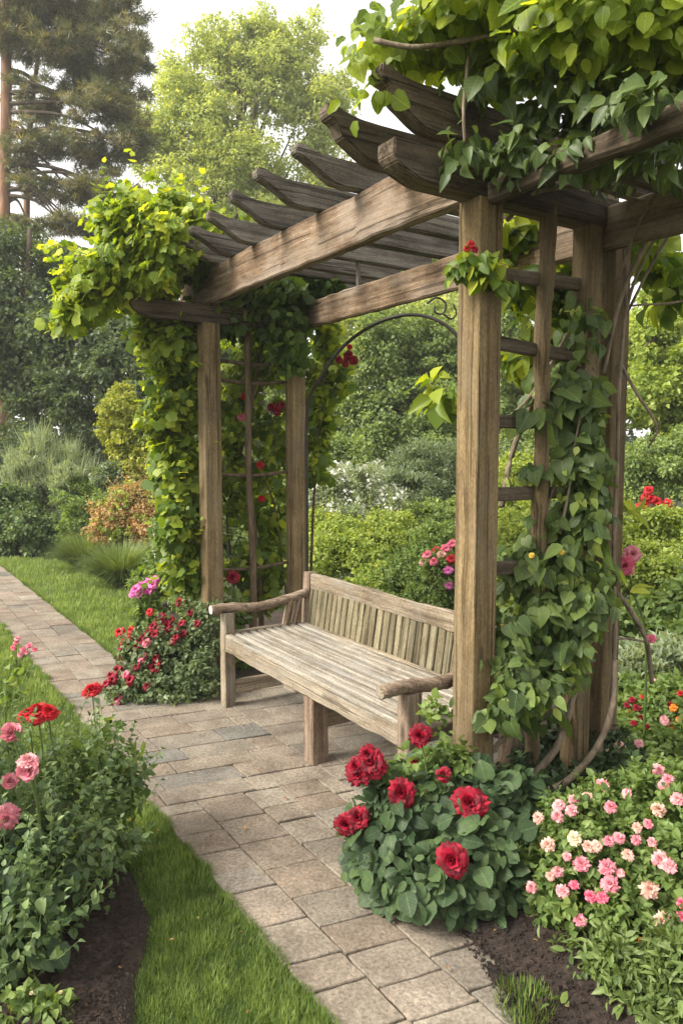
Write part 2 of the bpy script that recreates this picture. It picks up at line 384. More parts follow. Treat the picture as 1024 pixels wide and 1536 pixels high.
def _lobed():
    ang = [-150, -118, -92, -62, -38, -20, 0, 20, 38, 62, 92, 118, 150]
    rad = [0.34, 0.48, 0.46, 0.58, 0.50, 0.55, 0.74, 0.55, 0.50, 0.58, 0.46, 0.48, 0.34]
    pts = [(0, 0.27, 0.0)]
    for i, (a, r) in enumerate(zip(ang, rad)):
        a = math.radians(a); x = math.sin(a) * r; y = 0.3 + math.cos(a) * r * 0.92
        pts.append((x, y, -0.2 * (x * x + y * y * .8) + (0.05 if i % 2 == 0 else -0.02)))
    pts.append((0, 0.02, 0))
    F = [(0, i + 1, i) for i in range(1, 13)] + [(0, 1, 14), (0, 14, 13)]
    return tmpl(pts, F)
T_LOBE = _lobed()
T_TINY = tmpl([(0, 0, 0), (-0.3, 0.5, 0.1), (0, 1, -0.05), (0.3, 0.5, 0.1)], [(0, 3, 2, 1)])
T_FOLD = tmpl([(0, 0, 0), (-0.33, 0.45, 0.13), (0, 1, -0.12), (0.33, 0.45, 0.13)], [(0, 2, 1), (0, 3, 2)])
T_NEED = tmpl([(-0.02, 0, 0), (0.02, 0, 0), (0.0, 1, 0), (0.22, 0.1, .02), (0.26, 0.1, 0), (0.42, 0.85, 0.1), (-0.22, 0.1, .02), (-0.26, 0.1, 0), (-0.42, 0.85, -0.05)], [(0, 1, 2), (3, 4, 5), (6, 7, 8)])
T_BLADE = tmpl([(-0.03, 0, 0), (0.03, 0, 0), (0.026, 0.5, 0.03), (-0.026, 0.5, 0.03), (0, 1, 0.16)], [(0, 1, 2, 3), (3, 2, 4)])
def nrm(a): return a / np.maximum(np.linalg.norm(a, axis=1, keepdims=True), 1e-9)
def leaf_mesh(name, pos, dirs, nh, size, T, rnd, org=(0, 0, 0), wvar=0.2):
    tv, tf = T; n = len(pos); k = len(tv)
    y = nrm(dirs); z = nh - (nh * y).sum(1, keepdims=True) * y; z = nrm(z); x = np.cross(y, z)
    wx = 1 + wvar * rng.standard_normal(n).clip(-1.8, 1.8)
    cz = rng.uniform(0.2, 1.9, n)
    v = pos[:, None, :] + size[:, None, None] * (tv[None, :, 0, None] * wx[:, None, None] * x[:, None, :] + tv[None, :, 1, None] * y[:, None, :] + tv[None, :, 2, None] * cz[:, None, None] * z[:, None, :])
    v = v.reshape(-1, 3) - np.array(org)
    fl = np.array([len(f) for f in tf]); fi = np.concatenate([np.array(f) for f in tf])
    idx = (fi[None, :] + (np.arange(n) * k)[:, None]).ravel()
    lf = None
    if k > 10:
        q = tv.copy(); q[:, 2] = 0; lf = np.tile(q, (n, 1)); lf[:, 2] = np.repeat(rng.random(n) * 50, k)
    return np_mesh(name, v, idx, np.tile(fl, n), True, np.repeat(rnd, k), lf)
def rdir(n):
    a = rng.standard_normal((n, 3)); return nrm(a)
def EL(px, py, rx, ry, d, rd=None, w=1.0):
    """an ellipsoid given by its centre pixel, pixel radii and distance"""
    c = P(px, py, d); s = d / FPX
    return (c.x, c.y, c.z, rx * s, (rd if rd is not None else rx * s), ry * s, w)
def cloud(lobes, nclump, per, cr, inner=0.55, up=0.5, zmin=0.015, hang=0.35, flat=0.6, outw=1.0, nb=(0, 0, 0)):
    """leaf positions, directions, normals, clump-wise randomness; clumps lie in the outer shell of each lobe"""
    Lb = np.array(lobes, float); wt = (Lb[:, 3] * Lb[:, 4] * Lb[:, 5]) ** (2 / 3) * Lb[:, 6]; wt /= wt.sum()
    li = rng.choice(len(Lb), nclump, p=wt); d = rdir(nclump); r = inner + (1 - inner) * rng.random(nclump) ** 0.6
    c = Lb[li, :3] + d * Lb[li, 3:6] * r[:, None]
    cz = rng.random(nclump); cs = rng.uniform(0.6, 1.35, nclump)
    n = nclump * per; ci = np.repeat(np.arange(nclump), per)
    o = rdir(n) * (rng.random((n, 1)) ** 0.5); o[:, 2] *= flat
    pos = c[ci] + o * (cr * cs[ci])[:, None]
    outv = nrm(pos - Lb[li[ci], :3]) * outw
    dirs = outv * 0.5 + rdir(n) * 0.9 + o * 0.6; dirs[:, 2] -= hang
    nh = outv * 0.5 + rdir(n) * 0.55; nh[:, 2] += up; nh = nh + np.array(nb)
    rn = (0.62 * rng.random(n) + 0.38 * cz[ci]); keep = pos[:, 2] > zmin
    return pos[keep], dirs[keep], nh[keep], rn[keep], c
def foliage(name, parent, mat, lobes, nclump, per, cr, size, T, svar=0.3, **kw):
    pos, dirs, nh, rn, c = cloud(lobes, nclump, per, cr, **kw)
    sz = size * np.exp(svar * rng.standard_normal(len(pos)).clip(-2, 1.6))
    org = root_loc(parent) if parent is not None else Vector((0, 0, 0))
    me = leaf_mesh(name, pos, dirs, nh, sz, T, rn, tuple(org))
    return link(name, me, mat, parent, org), c
def rough(lobes, k=5, lo=.3, hi=.55):
    """break every smooth lobe into itself, shrunk, and k smaller uneven ones round its surface"""
    out = []
    for (cx, cy, cz, rx, ry, rz, w_) in lobes:
        out.append((cx, cy, cz, rx * .8, ry * .8, rz * .8, w_))
        for q in range(k):
            d = rdir(1)[0]; s = rng.uniform(lo, hi); t = rng.uniform(.55, .85)
            out.append((cx + d[0] * rx * t, cy + d[1] * ry * t, cz + d[2] * rz * t, rx * s * rng.uniform(.8, 1.2), ry * s, rz * s * rng.uniform(.7, 1.3), w_ * rng.uniform(.4, 1.5)))
    return out
def shoots(name, parent, mat, stemmat, lobes, n, L, leaf, T, per=9, up=.9, sr=.002):
    """young shoots that stand out of a plant, leaves along both sides"""
    Lb = np.array(lobes, float); wt = (Lb[:, 3] * Lb[:, 4] * Lb[:, 5]) ** (2 / 3); wt /= wt.sum(); ps, ds, ns_, sz, runs = [], [], [], [], []
    for q in range(n):
        l = Lb[rng.choice(len(Lb), p=wt)]; d = rdir(1)[0]; d[2] = abs(d[2]) * .9 - .1; d /= np.linalg.norm(d)
        ce = Vector(l[:3]); s = Vector(l[:3] + d * l[3:6] * .8); dr = (Vector(d) * .7 + Vector((0, 0, up)) + Vector(rdir(1)[0]) * .5).normalized(); ll = L * random.uniform(.5, 1.3)
        e = s + dr * ll; m = s + dr * ll * .55 + Vector(rdir(1)[0]) * ll * .1; pts = spline([ce, s, m, e], 10); runs.append((pts, sr, sr * .4))
        for k in range(per):
            t = (k + 1) / per; p = s.lerp(m, min(1, t * 2)) if t < .5 else m.lerp(e, t * 2 - 1); o = Vector(rdir(1)[0]); o = (o - dr * o.dot(dr)).normalized()
            ps.append(p); ds.append(o * .9 + dr * (.3 + t * .8) + Vector((0, 0, -.15))); ns_.append(dr * .6 + Vector((0, 0, .7)) + Vector(rdir(1)[0]) * .4); sz.append(leaf * (1.15 - .5 * t) * random.uniform(.75, 1.25))
    org = root_loc(parent)
    me = leaf_mesh(name, np.array(ps), np.array(ds), np.array(ns_), np.array(sz), T, rng.random(len(ps)), tuple(org))
    link(name, me, mat, parent, org); tubes('stem', parent, stemmat, runs, 4)
def stems_to(name, parent, mat, base, targets, r0, r1, n=12, sag=0.15, sides=5, spread=0.05):
    runs = []; base = Vector(base)
    for k in range(min(n, len(targets))):
        t = Vector(targets[int(rng.integers(len(targets)))]); 
        b = base + Vector((random.uniform(-1, 1), random.uniform(-1, 1), 0)) * spread
        L = (t - b).length
        mid = b.lerp(t, 0.5) + Vector((random.uniform(-1, 1), random.uniform(-1, 1), random.uniform(0, 1.5))) * L * sag
        runs.append((spline([b, mid, t], 9), r0 * random.uniform(0.6, 1), r1))
    return tubes(name, parent, mat, runs, sides)

# ------------------------------------------------------------------ flowers
def petal(cols, rows, R, tilt, az, width, length, cup, ruf, seed):
    """grid points of one petal that starts near the centre and opens by tilt (0 upright, 90 flat)"""
    out = []; ca, sa = math.cos(az), math.sin(az)
    for i in range(rows):
        t = i / (rows - 1); wv = width * (0.35 + 0.95 * math.sin(math.pi * min(1, 0.12 + 0.62 * t)))
        tl = tilt * (0.35 + 0.9 * t)
        rr = R + length * t * math.sin(tl); zz = length * t * math.cos(tl) * (1 - 0.15 * t)
        for j in range(cols):
            s = (j / (cols - 1) - 0.5) * 2
            a = s * wv; cr = cup * s * s
            rf = ruf * t * mnoise.noise(Vector((seed, s * 2.2, t * 2)))
            x = rr - cr * length * 0.6 + rf; y = a
            z = zz + rf * 0.8 - abs(s) ** 3 * 0.05 * length * t + cr * 0.0
            out.append((x * ca - y * sa, x * sa + y * ca, z))
    return out
def flower_mesh(name, rings, seed=0, cols=5, rows=5):
    """rings: (count, R, tilt deg, width, length, cup, ruffle, z)"""
    V_, F_, A_ = [], [], []; r = random.Random(seed)
    for (cnt, R, tilt, wd, ln, cup, ruf, z0) in rings:
        off = r.random() * 6.28
        for k in range(cnt):
            az = off + 2 * math.pi * k / cnt + r.uniform(-.18, .18)
            pts = petal(cols, rows, R, math.radians(tilt + r.uniform(-7, 7)), az, wd * r.uniform(.88, 1.12), ln * r.uniform(.9, 1.1), cup, ruf, r.random() * 99)
            b = len(V_); V_ += [(x, y, z + z0) for x, y, z in pts]; A_ += [r.random()] * len(pts)
            for i in range(rows - 1):
                for j in range(cols - 1):
                    F_.append((b + i * cols + j, b + i * cols + j + 1, b + (i + 1) * cols + j + 1, b + (i + 1) * cols + j))
    idx = np.array([i for f in F_ for i in f]); return np_mesh(name, np.array(V_), idx, np.full(len(F_), 4), True, np.array(A_))
def rose_mesh(name, seed, open_=1.0):
    """unit-radius double rose facing +Z"""
    o = open_
    return flower_mesh(name, [(4, 0.02, 8, .13, .72, .35, .10, .12), (5, 0.05, 15 * o, .20, .78, .4, .16, .06), (6, 0.10, 26 * o, .26, .82, .4, .22, .0), (7, 0.14, 40 * o, .30, .88, .35, .26, -.04),
                              (9, 0.16, 52 * o, .30, .92, .3, .34, -.06), (10, 0.16, 66 * o, .31, .98, .25, .36, -.09), (9, 0.16, 80 * o, .34, .98, .2, .34, -.12), (7, 0.16, 98 * o, .38, .9, .2, .3, -.14)], seed, 5, 5)
def pompom_mesh(name, seed, n=60, big=0.3):
    """unit-radius domed head of many small ruffled florets"""
    r = random.Random(seed); V_, F_, A_ = [], [], []
    for k in range(n):
        ph = math.acos(1 - 1.35 * (k + .5) / n); az = k * 2.39996 + r.uniform(-.2, .2)
        c = Vector((math.sin(ph) * math.cos(az), math.sin(ph) * math.sin(az), math.cos(ph) * 0.8)) * r.uniform(0.78, 1.0)
        nn = c.normalized(); a = nn.orthogonal().normalized(); b_ = nn.cross(a); tone = r.random()
        for p in range(4):
            g = p * math.pi / 2 + r.random(); u = a * math.cos(g) + b_ * math.sin(g); s = nn.cross(u)
            L = big * r.uniform(.75, 1.2); W = L * 0.42; b = len(V_)
            V_ += [c - nn * L * .3, c + u * L * .55 + s * W + nn * L * .3, c + u * L + nn * L * r.uniform(.0, .35), c + u * L * .55 - s * W + nn * L * .3]
            F_.append((b, b + 1, b + 2, b + 3)); A_ += [tone * .6 + r.random() * .4] * 4
    idx = np.array([i for f in F_ for i in f]); return np_mesh(name, np.array([tuple(v) for v in V_]), idx, np.full(len(F_), 4), True, np.array(A_))
def place_flower(name, me, mat, parent, loc, r, face=(0, 0, 1), label=None):
    d = Vector(face).normalized()
    q = d.to_track_quat('Z', 'Y') @ Matrix.Rotation(random.random() * 6.28, 3, 'Z').to_quaternion()
    m2 = me
    if mat.name not in [m.name for m in me.materials if m]:
        m2 = me if not me.materials else me.copy()
        m2.materials.clear(); m2.materials.append(mat)
    o = bpy.data.objects.new(name, m2); COL.objects.link(o); o.parent = parent
    o.location = Vector(loc) - root_loc(parent); o.rotation_mode = 'QUATERNION'; o.rotation_quaternion = q
    o.scale = (r * random.uniform(.92, 1.08), r * random.uniform(.92, 1.08), r * random.uniform(.85, 1.05))
    if label: o['label'] = label
    return o
_fc = {}
def fmesh(kind, k, mat):
    key = (kind, k, mat.name)
    if key not in _fc:
        if kind == 'rose': me = rose_mesh('rose_petals', k * 7 + 1)
        elif kind == 'bud': me = rose_mesh('rose_bud_petals', k * 5 + 3, 0.42)
        elif kind == 'pom': me = flower_mesh('ruffled_bloom', [(6, .03, 12, .15, .62, .3, .45, .14), (9, .08, 32, .19, .74, .3, .5, .08), (11, .13, 54, .2, .84, .2, .5, .0), (12, .16, 76, .2, .86, .1, .5, -.06), (11, .16, 100, .22, .78, .1, .45, -.1)], k * 13 + 1, 3, 4)
        elif kind == 'small': me = flower_mesh('small_bloom', [(5, .03, 25, .25, .7, .2, .2, .1), (6, .06, 60, .33, .95, .15, .25, 0), (6, .06, 88, .36, 1.0, .1, .25, -.06)], k * 11, 3, 4)
        else: me = flower_mesh('open_bloom', [(5, .02, 70, .34, 1.0, .1, .15, 0)], k * 11, 3, 4)
        me.materials.append(mat); _fc[key] = me
    return _fc[key]
M['red'] = petal_mat('crimson_petal', (0.09, 0.001, 0.007), (0.31, 0.003, 0.022), 0.15, .6)
M['scarlet'] = petal_mat('scarlet_petal', (0.30, 0.006, 0.010), (0.58, 0.02, 0.03), 0.25)
M['pink'] = petal_mat('rose_pink_petal', (0.56, 0.14, 0.19), (0.74, 0.34, 0.38), 0.3)
M['palepink'] = petal_mat('pale_pink_petal', (0.60, 0.20, 0.23), (0.76, 0.44, 0.44), 0.3)
M['salmon'] = petal_mat('salmon_petal', (0.60, 0.30, 0.24), (0.76, 0.52, 0.42), 0.3)
M['hotpink'] = petal_mat('hot_pink_petal', (0.55, 0.06, 0.13), (0.78, 0.24, 0.32), 0.3)
M['magenta'] = petal_mat('magenta_petal', (0.55, 0.06, 0.30), (0.80, 0.25, 0.55), 0.3)
M['cream'] = petal_mat('cream_petal', (0.66, 0.54, 0.32), (0.80, 0.72, 0.52), 0.3)
M['white'] = petal_mat('white_petal', (0.70, 0.70, 0.64), (0.88, 0.88, 0.84), 0.3)
M['yellow'] = petal_mat('yellow_petal', (0.75, 0.45, 0.04), (0.90, 0.70, 0.12), 0.3)
M['orange'] = petal_mat('orange_petal', (0.75, 0.16, 0.02), (0.88, 0.38, 0.05), 0.3)

def surf(px, py, lobes, out=0.0, dflt=3.0):
    """nearest hit of the ray through a pixel with a list of ellipsoids"""
    o = Vector((0, 0, CAM_H)); d = (P(px, py, 1.0) - o); best = None
    for (cx, cy, cz, rx, ry, rz, w_) in lobes:
        a = Vector((d.x / rx, d.y / ry, d.z / rz)); b = Vector(((o.x - cx) / rx, (o.y - cy) / ry, (o.z - cz) / rz))
        A = a.dot(a); Bq = 2 * a.dot(b); C = b.dot(b) - 1; D = Bq * Bq - 4 * A * C
        if D > 0:
            t = (-Bq - math.sqrt(D)) / (2 * A)
            if t > 0 and (best is None or t < best): best = t
    if best is None:      # beside the lobes: the distance of the nearest one
        best = min(lobes, key=lambda l: (P(px, py, l[1]) - Vector(l[:3])).length)[1]
    return o + d * (best - out)

# ================================================================== ground, lawn, beds, paving
def in_poly(x, y, poly):
    px = np.array([p[0] for p in poly]); py = np.array([p[1] for p in poly]); ins = np.zeros(x.shape, bool); n = len(poly); j = n - 1
    for i in range(n):
        c = ((py[i] > y) != (py[j] > y)) & (x < (px[j] - px[i]) * (y - py[i]) / (py[j] - py[i] + 1e-12) + px[i]); ins ^= c; j = i
    return ins
def edge_dist(x, y, poly):
    d = np.full(x.shape, 1e9); n = len(poly)
    for i in range(n):
        ax, ay = poly[i][0], poly[i][1]; bx, by = poly[(i + 1) % n][0], poly[(i + 1) % n][1]
        vx, vy = bx - ax, by - ay; t = ((x - ax) * vx + (y - ay) * vy) / (vx * vx + vy * vy + 1e-12); t = t.clip(0, 1)
        d = np.minimum(d, np.hypot(x - ax - t * vx, y - ay - t * vy))
    return d
def flat_poly(name, poly, z, mat):
    bm = bmesh.new(); f = bm.faces.new([bm.verts.new((p[0], p[1], z)) for p in poly]); bmesh.ops.triangulate(bm, faces=[f])
    bmesh.ops.recalc_face_normals(bm, faces=bm.faces)
    if sum(f.normal.z for f in bm.faces) < 0: bmesh.ops.reverse_faces(bm, faces=bm.faces)
    me = bpy.data.meshes.new(name); bm.to_mesh(me); bm.free()
    return tag(link(name, me, mat), kind='structure')
gr = flat_poly('ground', [(-150, -60), (150, -60), (150, 200), (-150, 200)], -0.06, M['ground'])

LAWN = [UV(-2.2, -0.9), UV(3.42, -0.9), UV(3.42, -0.47), G(181, 1001), G(205, 960), G(238, 905), G(200, 886), G(150, 866), G(105, 842), G(60, 836), G(-120, 836), G(-420, 845), UV(3, -9), UV(-2.2, -7)]
flat_poly('lawn', LAWN, -0.03, M['turf'])
LBED = [UV(-1.9, -1.75), UV(-0.6, -1.62), UV(-0.12, -1.48), UV(0.15, -1.33), UV(0.5, -1.29), UV(0.95, -1.33), UV(1.35, -1.42), UV(1.62, -1.75), UV(1.6, -2.4), UV(1.2, -3.6), UV(-1.9, -4.2)]
RBED = [UV(-2.4, -0.72), UV(-0.9, -0.68), UV(-0.68, -0.60), UV(-0.45, -0.52), UV(-0.1, -0.42), UV(0.06, -0.2), UV(0.04, 0.5), UV(0.2, 0.80), UV(2.5, 0.85), UV(3.0, 3.5), UV(-3.5, 3.5), UV(-3.0, 0)]
BBED = [UV(2.33, -0.36), UV(2.45, -0.62), UV(2.75, -0.66), UV(3.1, -0.52), UV(3.4, -0.30), G(205, 958), G(240, 905), UV(5.5, 1.0), UV(3.0, 1.9), UV(2.4, 0.8)]
def bed(name, poly, step, amp, mat, lim=None):
    xs = [p[0] for p in poly]; ys = [p[1] for p in poly]
    gx = np.arange(max(min(xs), -5), min(max(xs), 5), step); gy = np.arange(max(min(ys), .9), min(max(ys), 9), step)
    X, Y = np.meshgrid(gx, gy); ins = in_poly(X, Y, poly); D = edge_dist(X, Y, poly)
    Z = np.zeros(X.shape)
    for i in range(X.shape[0]):
        for j in range(X.shape[1]):
            if ins[i, j] or D[i, j] < step * 2:
                v = Vector((X[i, j] * 9, Y[i, j] * 9, 0))
                Z[i, j] = mnoise.noise(v) * amp + mnoise.noise(v * 3.7) * amp * .6 + mnoise.noise(v * .25) * amp * 1.4
    sgn = np.where(ins, D, -D); Z = Z * np.clip(sgn / .06, 0, 1) - 0.045 + 0.058 * (1 - np.exp(-np.maximum(sgn + 0.02, 0) / 0.05))
    ok = sgn > -0.03
    idm = -np.ones(X.shape, int); idm[ok] = np.arange(ok.sum()); V_ = np.stack([X[ok], Y[ok], Z[ok]], 1)
    a, b, c, d = idm[:-1, :-1], idm[:-1, 1:], idm[1:, 1:], idm[1:, :-1]; q = (a >= 0) & (b >= 0) & (c >= 0) & (d >= 0)
    F = np.stack([a[q], b[q], c[q], d[q]], 1)
    return tag(link(name, np_mesh(name, V_, F.ravel(), np.full(len(F), 4)), mat), kind='structure')
bed('planting_bed', LBED, 0.022, 0.014, M['soil']); bed('planting_bed', RBED, 0.03, 0.014, M['soil']); bed('planting_bed', BBED, 0.04, 0.014, M['soil'])
# crumbs of earth and bark lying on the beds
def crumbs(name, poly, n, r0, r1, mat, box):
    x = rng.uniform(box[0], box[1], n); y = rng.uniform(box[2], box[3], n); k = in_poly(x, y, poly) & (edge_dist(x, y, poly) > .02); x, y = x[k], y[k]
    cube = np.array([(0, 0, 1), (0.9, 0, .1), (-.4, .8, 0), (-.5, -.7, .1), (.1, .1, -.9)], float); F = np.array([(0, 1, 2), (0, 2, 3), (0, 3, 1), (4, 2, 1), (4, 3, 2), (4, 1, 3)])
    m = len(x); s = rng.uniform(r0, r1, (m, 1, 1)) * rng.uniform(.5, 1.6, (m, 1, 3)); a = rng.uniform(0, 6.28, m)
    v = (cube[None] + rng.uniform(-.25, .25, (m, 5, 3))) * s; c, sn = np.cos(a)[:, None], np.sin(a)[:, None]
    vx = v[:, :, 0] * c - v[:, :, 1] * sn + x[:, None]; vy = v[:, :, 0] * sn + v[:, :, 1] * c + y[:, None]; 
    zb = np.array([max(-.02, .014 + .014 * (mnoise.noise(Vector((a_ * 9, b_ * 9, 0))) + .6 * mnoise.noise(Vector((a_ * 33.3, b_ * 33.3, 0))) + 1.4 * mnoise.noise(Vector((a_ * 2.25, b_ * 2.25, 0))))) for a_, b_ in zip(x, y)])
    vz = v[:, :, 2] * .7 + zb[:, None]
    V_ = np.stack([vx, vy, vz], 2).reshape(-1, 3); idx = (F.ravel()[None] + (np.arange(m) * 5)[:, None]).ravel()
    return tag(link(name, np_mesh(name, V_, idx, np.full(m * 6, 3), False), mat), 'crumbs of dark earth and bark lying on the flower beds', 'soil crumbs', kind='stuff')
crumbs('soil_crumbs', LBED, 26000, .002, .008, M['soil'], (-1.4, 0, 1.7, 3.4)); 
crumbs('soil_crumbs', RBED, 26000, .002, .009, M['soil'], (0.2, 1.8, 1.7, 3.8))

# paving
pv, pf, pl, pr = [], [], [], []
def paver(u0, u1, v0, v1, h=None):
    g = random.uniform(.0020, .0040); u0 += g; u1 -= g; v0 += g; v1 -= g
    if u1 - u0 < .03 or v1 - v0 < .03: return
    j = lambda s=.0025: random.uniform(-s, s)
    cs = [(u0 + j(), v0 + j()), (u1 + j(), v0 + j()), (u1 + j(), v1 + j()), (u0 + j(), v1 + j())]
    out = []
    for k in range(4):
        a, b = cs[k], cs[(k + 1) % 4]; n = 5
        for i in range(n):
            t = i / n; q = [a[0] + (b[0] - a[0]) * t, a[1] + (b[1] - a[1]) * t]
            s = .0018 if i else .003
            out.append((q[0] + j(s), q[1] + j(s)))
    cu = (u0 + u1) / 2; cv = (v0 + v1) / 2; z = h if h is not None else random.uniform(-.003, .003); tu, tv = random.uniform(-.006, .006), random.uniform(-.006, .006)
    b0 = len(pv); n = len(out)
    for s, dz in ((1, -.04), (1, -.007), (.995, -.0028), (.978, 0)):
        for (u, v) in out:
            if s < 1:
                u = u + (cu - u) * min(.9, (1 - s) * .22 / max(.05, abs(u1 - u0))); v = v + (cv - v) * min(.9, (1 - s) * .22 / max(.05, abs(v1 - v0)))
            q = UV(u - .20 * (v - E0), v); pv.append((q.x, q.y, z + dz + (u - cu) * tu + (v - cv) * tv + (random.uniform(-.0008, .0008) if dz > -.01 else 0)))
    for r in range(3):
        for k in range(n):
            pf.extend((b0 + r * n + k, b0 + r * n + (k + 1) % n, b0 + (r + 1) * n + (k + 1) % n, b0 + (r + 1) * n + k)); pl.append(4)
    pf.extend(range(b0 + 3 * n, b0 + 4 * n)); pl.append(n)
    pr.extend([random.random()] * (4 * n))
def columns(vs, u0, u1, lo, hi):
    for k in range(len(vs) - 1):
        u = u0 - random.uniform(0, .2)
        while u < u1:
            L = random.uniform(lo, hi); a, b = max(u, u0), min(u + L, u1)
            if b - a < .07 and b < u1: u += L; continue
            if random.random() < .13 and L > .25:
                m = a + (b - a) * random.uniform(.35, .65); paver(a, m, vs[k], vs[k + 1]); paver(m, b, vs[k], vs[k + 1])
            else: paver(a, b, vs[k], vs[k + 1])
            u += L
def rows(u0, u1, v0, v1, dep, lo, hi):
    u = u0
    while u < u1 - .04:
        D = min(random.uniform(*dep), u1 - u); 
        if u1 - (u + D) < .06: D = u1 - u
        v = v0 - random.uniform(0, .2)
        while v < v1:
            L = random.uniform(lo, hi); a, b = max(v, v0), min(v + L, v1)
            if b - a > .05: paver(u, u + D, a, b)
            v += L
        u += D
E0, E1 = -1.06, -0.48
columns([E0, -.87, -.65, E1], -1.6, .95, .14, .235)
columns([E1, -.29], 0.15, .95, .15, .28)
rows(.95, 2.72, E0, -.20, (.145, .20), .22, .42)
rows(0.22, 2.85, -.20, .84, (.15, .19), .24, .40)
columns([-.29, -.20], .2, .95, .2, .34)
columns([E0, E0 + .188, E0 + .372, E1], 2.72, 10.5, .2, .33)
columns([E1, -.28], 2.72, 3.5, .2, .3)
pm = np_mesh('path', np.array(pv), np.array(pf), np.array(pl), False, np.array(pr))
tag(link('path', pm, M['stone']), kind='structure')
flat_poly('path_joints', [UV(-2.2, E0 + .01), UV(10.5, E0 + .01), UV(10.5, E1 - .01), UV(3.4, E1 - .01), UV(3.4, -.29), UV(2.62, -.2), UV(2.62, .83), UV(.13, .83), UV(.13, -.46), UV(-2.2, -.46)], -0.0115, M['joint'])
# fallen petals and dry leaves on the stones
# grass blades
def path_in(x, y):
    du = (x - ORI.x) * Uv.x + (y - ORI.y) * Uv.y; dv = (x - ORI.x) * Vv.x + (y - ORI.y) * Vv.y
    return (dv > E0 + .004) & (dv < E1 - .002) | ((dv >= E1 - .002) & (dv < -.28) & (du < 3.41))
def grass_patch(dens, x0, x1, y0, y1, h, wd, extra=None, lean=.35):
    n = int(dens * (x1 - x0) * (y1 - y0)); x = rng.uniform(x0, x1, n); y = rng.uniform(y0, y1, n)
    vis = np.abs(x) < y * .56 + .5
    x, y = x[vis], y[vis]
    k = in_poly(x, y, LAWN) & ~path_in(x, y) & ~(in_poly(x, y, LBED) & (edge_dist(x, y, LBED) > .012))
    if extra is not None: k = extra(x, y, k)
    x, y = x[k], y[k]; n = len(x)
    hn = np.array([mnoise.noise(Vector((a * 4, b * 4, 0))) + .9 * mnoise.noise(Vector((a * 14, b * 14, 5))) for a, b in zip(x, y)])
    pos = np.stack([x, y, np.full(n, -.028)], 1); th = rng.uniform(0, 6.28, n); l = lean * (.2 + 1.6 * rng.random(n))
    dirs = np.stack([np.cos(th) * l, np.sin(th) * l, np.ones(n)], 1); nh = np.stack([-np.cos(th), -np.sin(th), np.full(n, .2)], 1)
    return pos, dirs, nh, h * rng.uniform(.45, 1.3, n) * (1 + .6 * hn), np.clip(rng.random(n) * .8 + .1 + .45 * hn, 0, 1)
def grass_obj(name, label, parts, mat):
    c = [np.concatenate([p[i] for p in parts]) for i in range(5)]
    me = leaf_mesh(name, c[0], c[1], c[2], c[3], T_BLADE, c[4])
    return tag(link(name, me, mat), label, 'grass', kind='stuff')
GL = tmpl([(-0.045, 0, 0), (0.045, 0, 0), (0.038, 0.5, 0.05), (-0.038, 0.5, 0.05), (0, 1, 0.28)], [(0, 1, 2, 3), (3, 2, 4)]); T_BLADE = GL
# grass_patch
g1 = grass_patch(95000, -1.1, .5, 1.7, 3.2, .027, 1, lean=1.5)
g0 = grass_patch(34000, -1.3, .7, .9, 1.7, .030, 1, lean=1.5)
g2 = grass_patch(34000, -2.6, -.2, 3.2, 5.2, .028, 1, lean=1.5)
grass_obj('grass', 'tufted green grass edging the path beside the soil bed', [g0, g1, g2], M['grass'])
def lawn_bias(x, y, k): return k
T_BLADE = tmpl([(-0.06, 0, 0), (0.06, 0, 0), (0.05, 0.5, 0.03), (-0.05, 0.5, 0.03), (0, 1, 0.16)], [(0, 1, 2, 3), (3, 2, 4)])
g3 = grass_patch(9500, -4.6, -.9, 4.6, 7.6, .040, 1, lean=.5)
g4 = grass_patch(4200, -6.6, -1.4, 7.4, 12.2, .05, 1, lean=.5)
grass_obj('mown_grass', 'short mown grass of the lawn beyond the path', [g3, g4], M['lawn'])
# the ragged overlap of turf onto the path edge
def edge_tufts(vedge, u0, u1, n, h, side):
    u = rng.uniform(u0, u1, n); v = vedge + side * np.abs(rng.normal(0, .012, n)) 
    x = ORI.x + Uv.x * u + Vv.x * v; y = ORI.y + Uv.y * u + Vv.y * v
    th = rng.uniform(0, 6.28, n); dx = np.cos(th) * .5 + Vv.x * -side * .7; dy = np.sin(th) * .5 + Vv.y * -side * .7
    cl = np.array([mnoise.noise(Vector((a * 7, vedge, 0))) for a in u])
    return (np.stack([x, y, np.full(n, -.02)], 1), np.stack([dx, dy, np.ones(n)], 1), np.stack([-dx, -dy, np.full(n, .2)], 1), h * rng.uniform(.5, 1.3, n) * (1 + cl), rng.random(n) * .7 + .1)
T_BLADE = GL
grass_obj('edge_grass', 'grass blades leaning over the left edge of the paving', [edge_tufts(E0 + .004, -1.3, 1.8, 8000, .032, -1), edge_tufts(E0 + .004, 1.8, 7, 9000, .035, -1), edge_tufts(E1 - .002, 3.4, 9, 7000, .035, 1)], M['grass'])

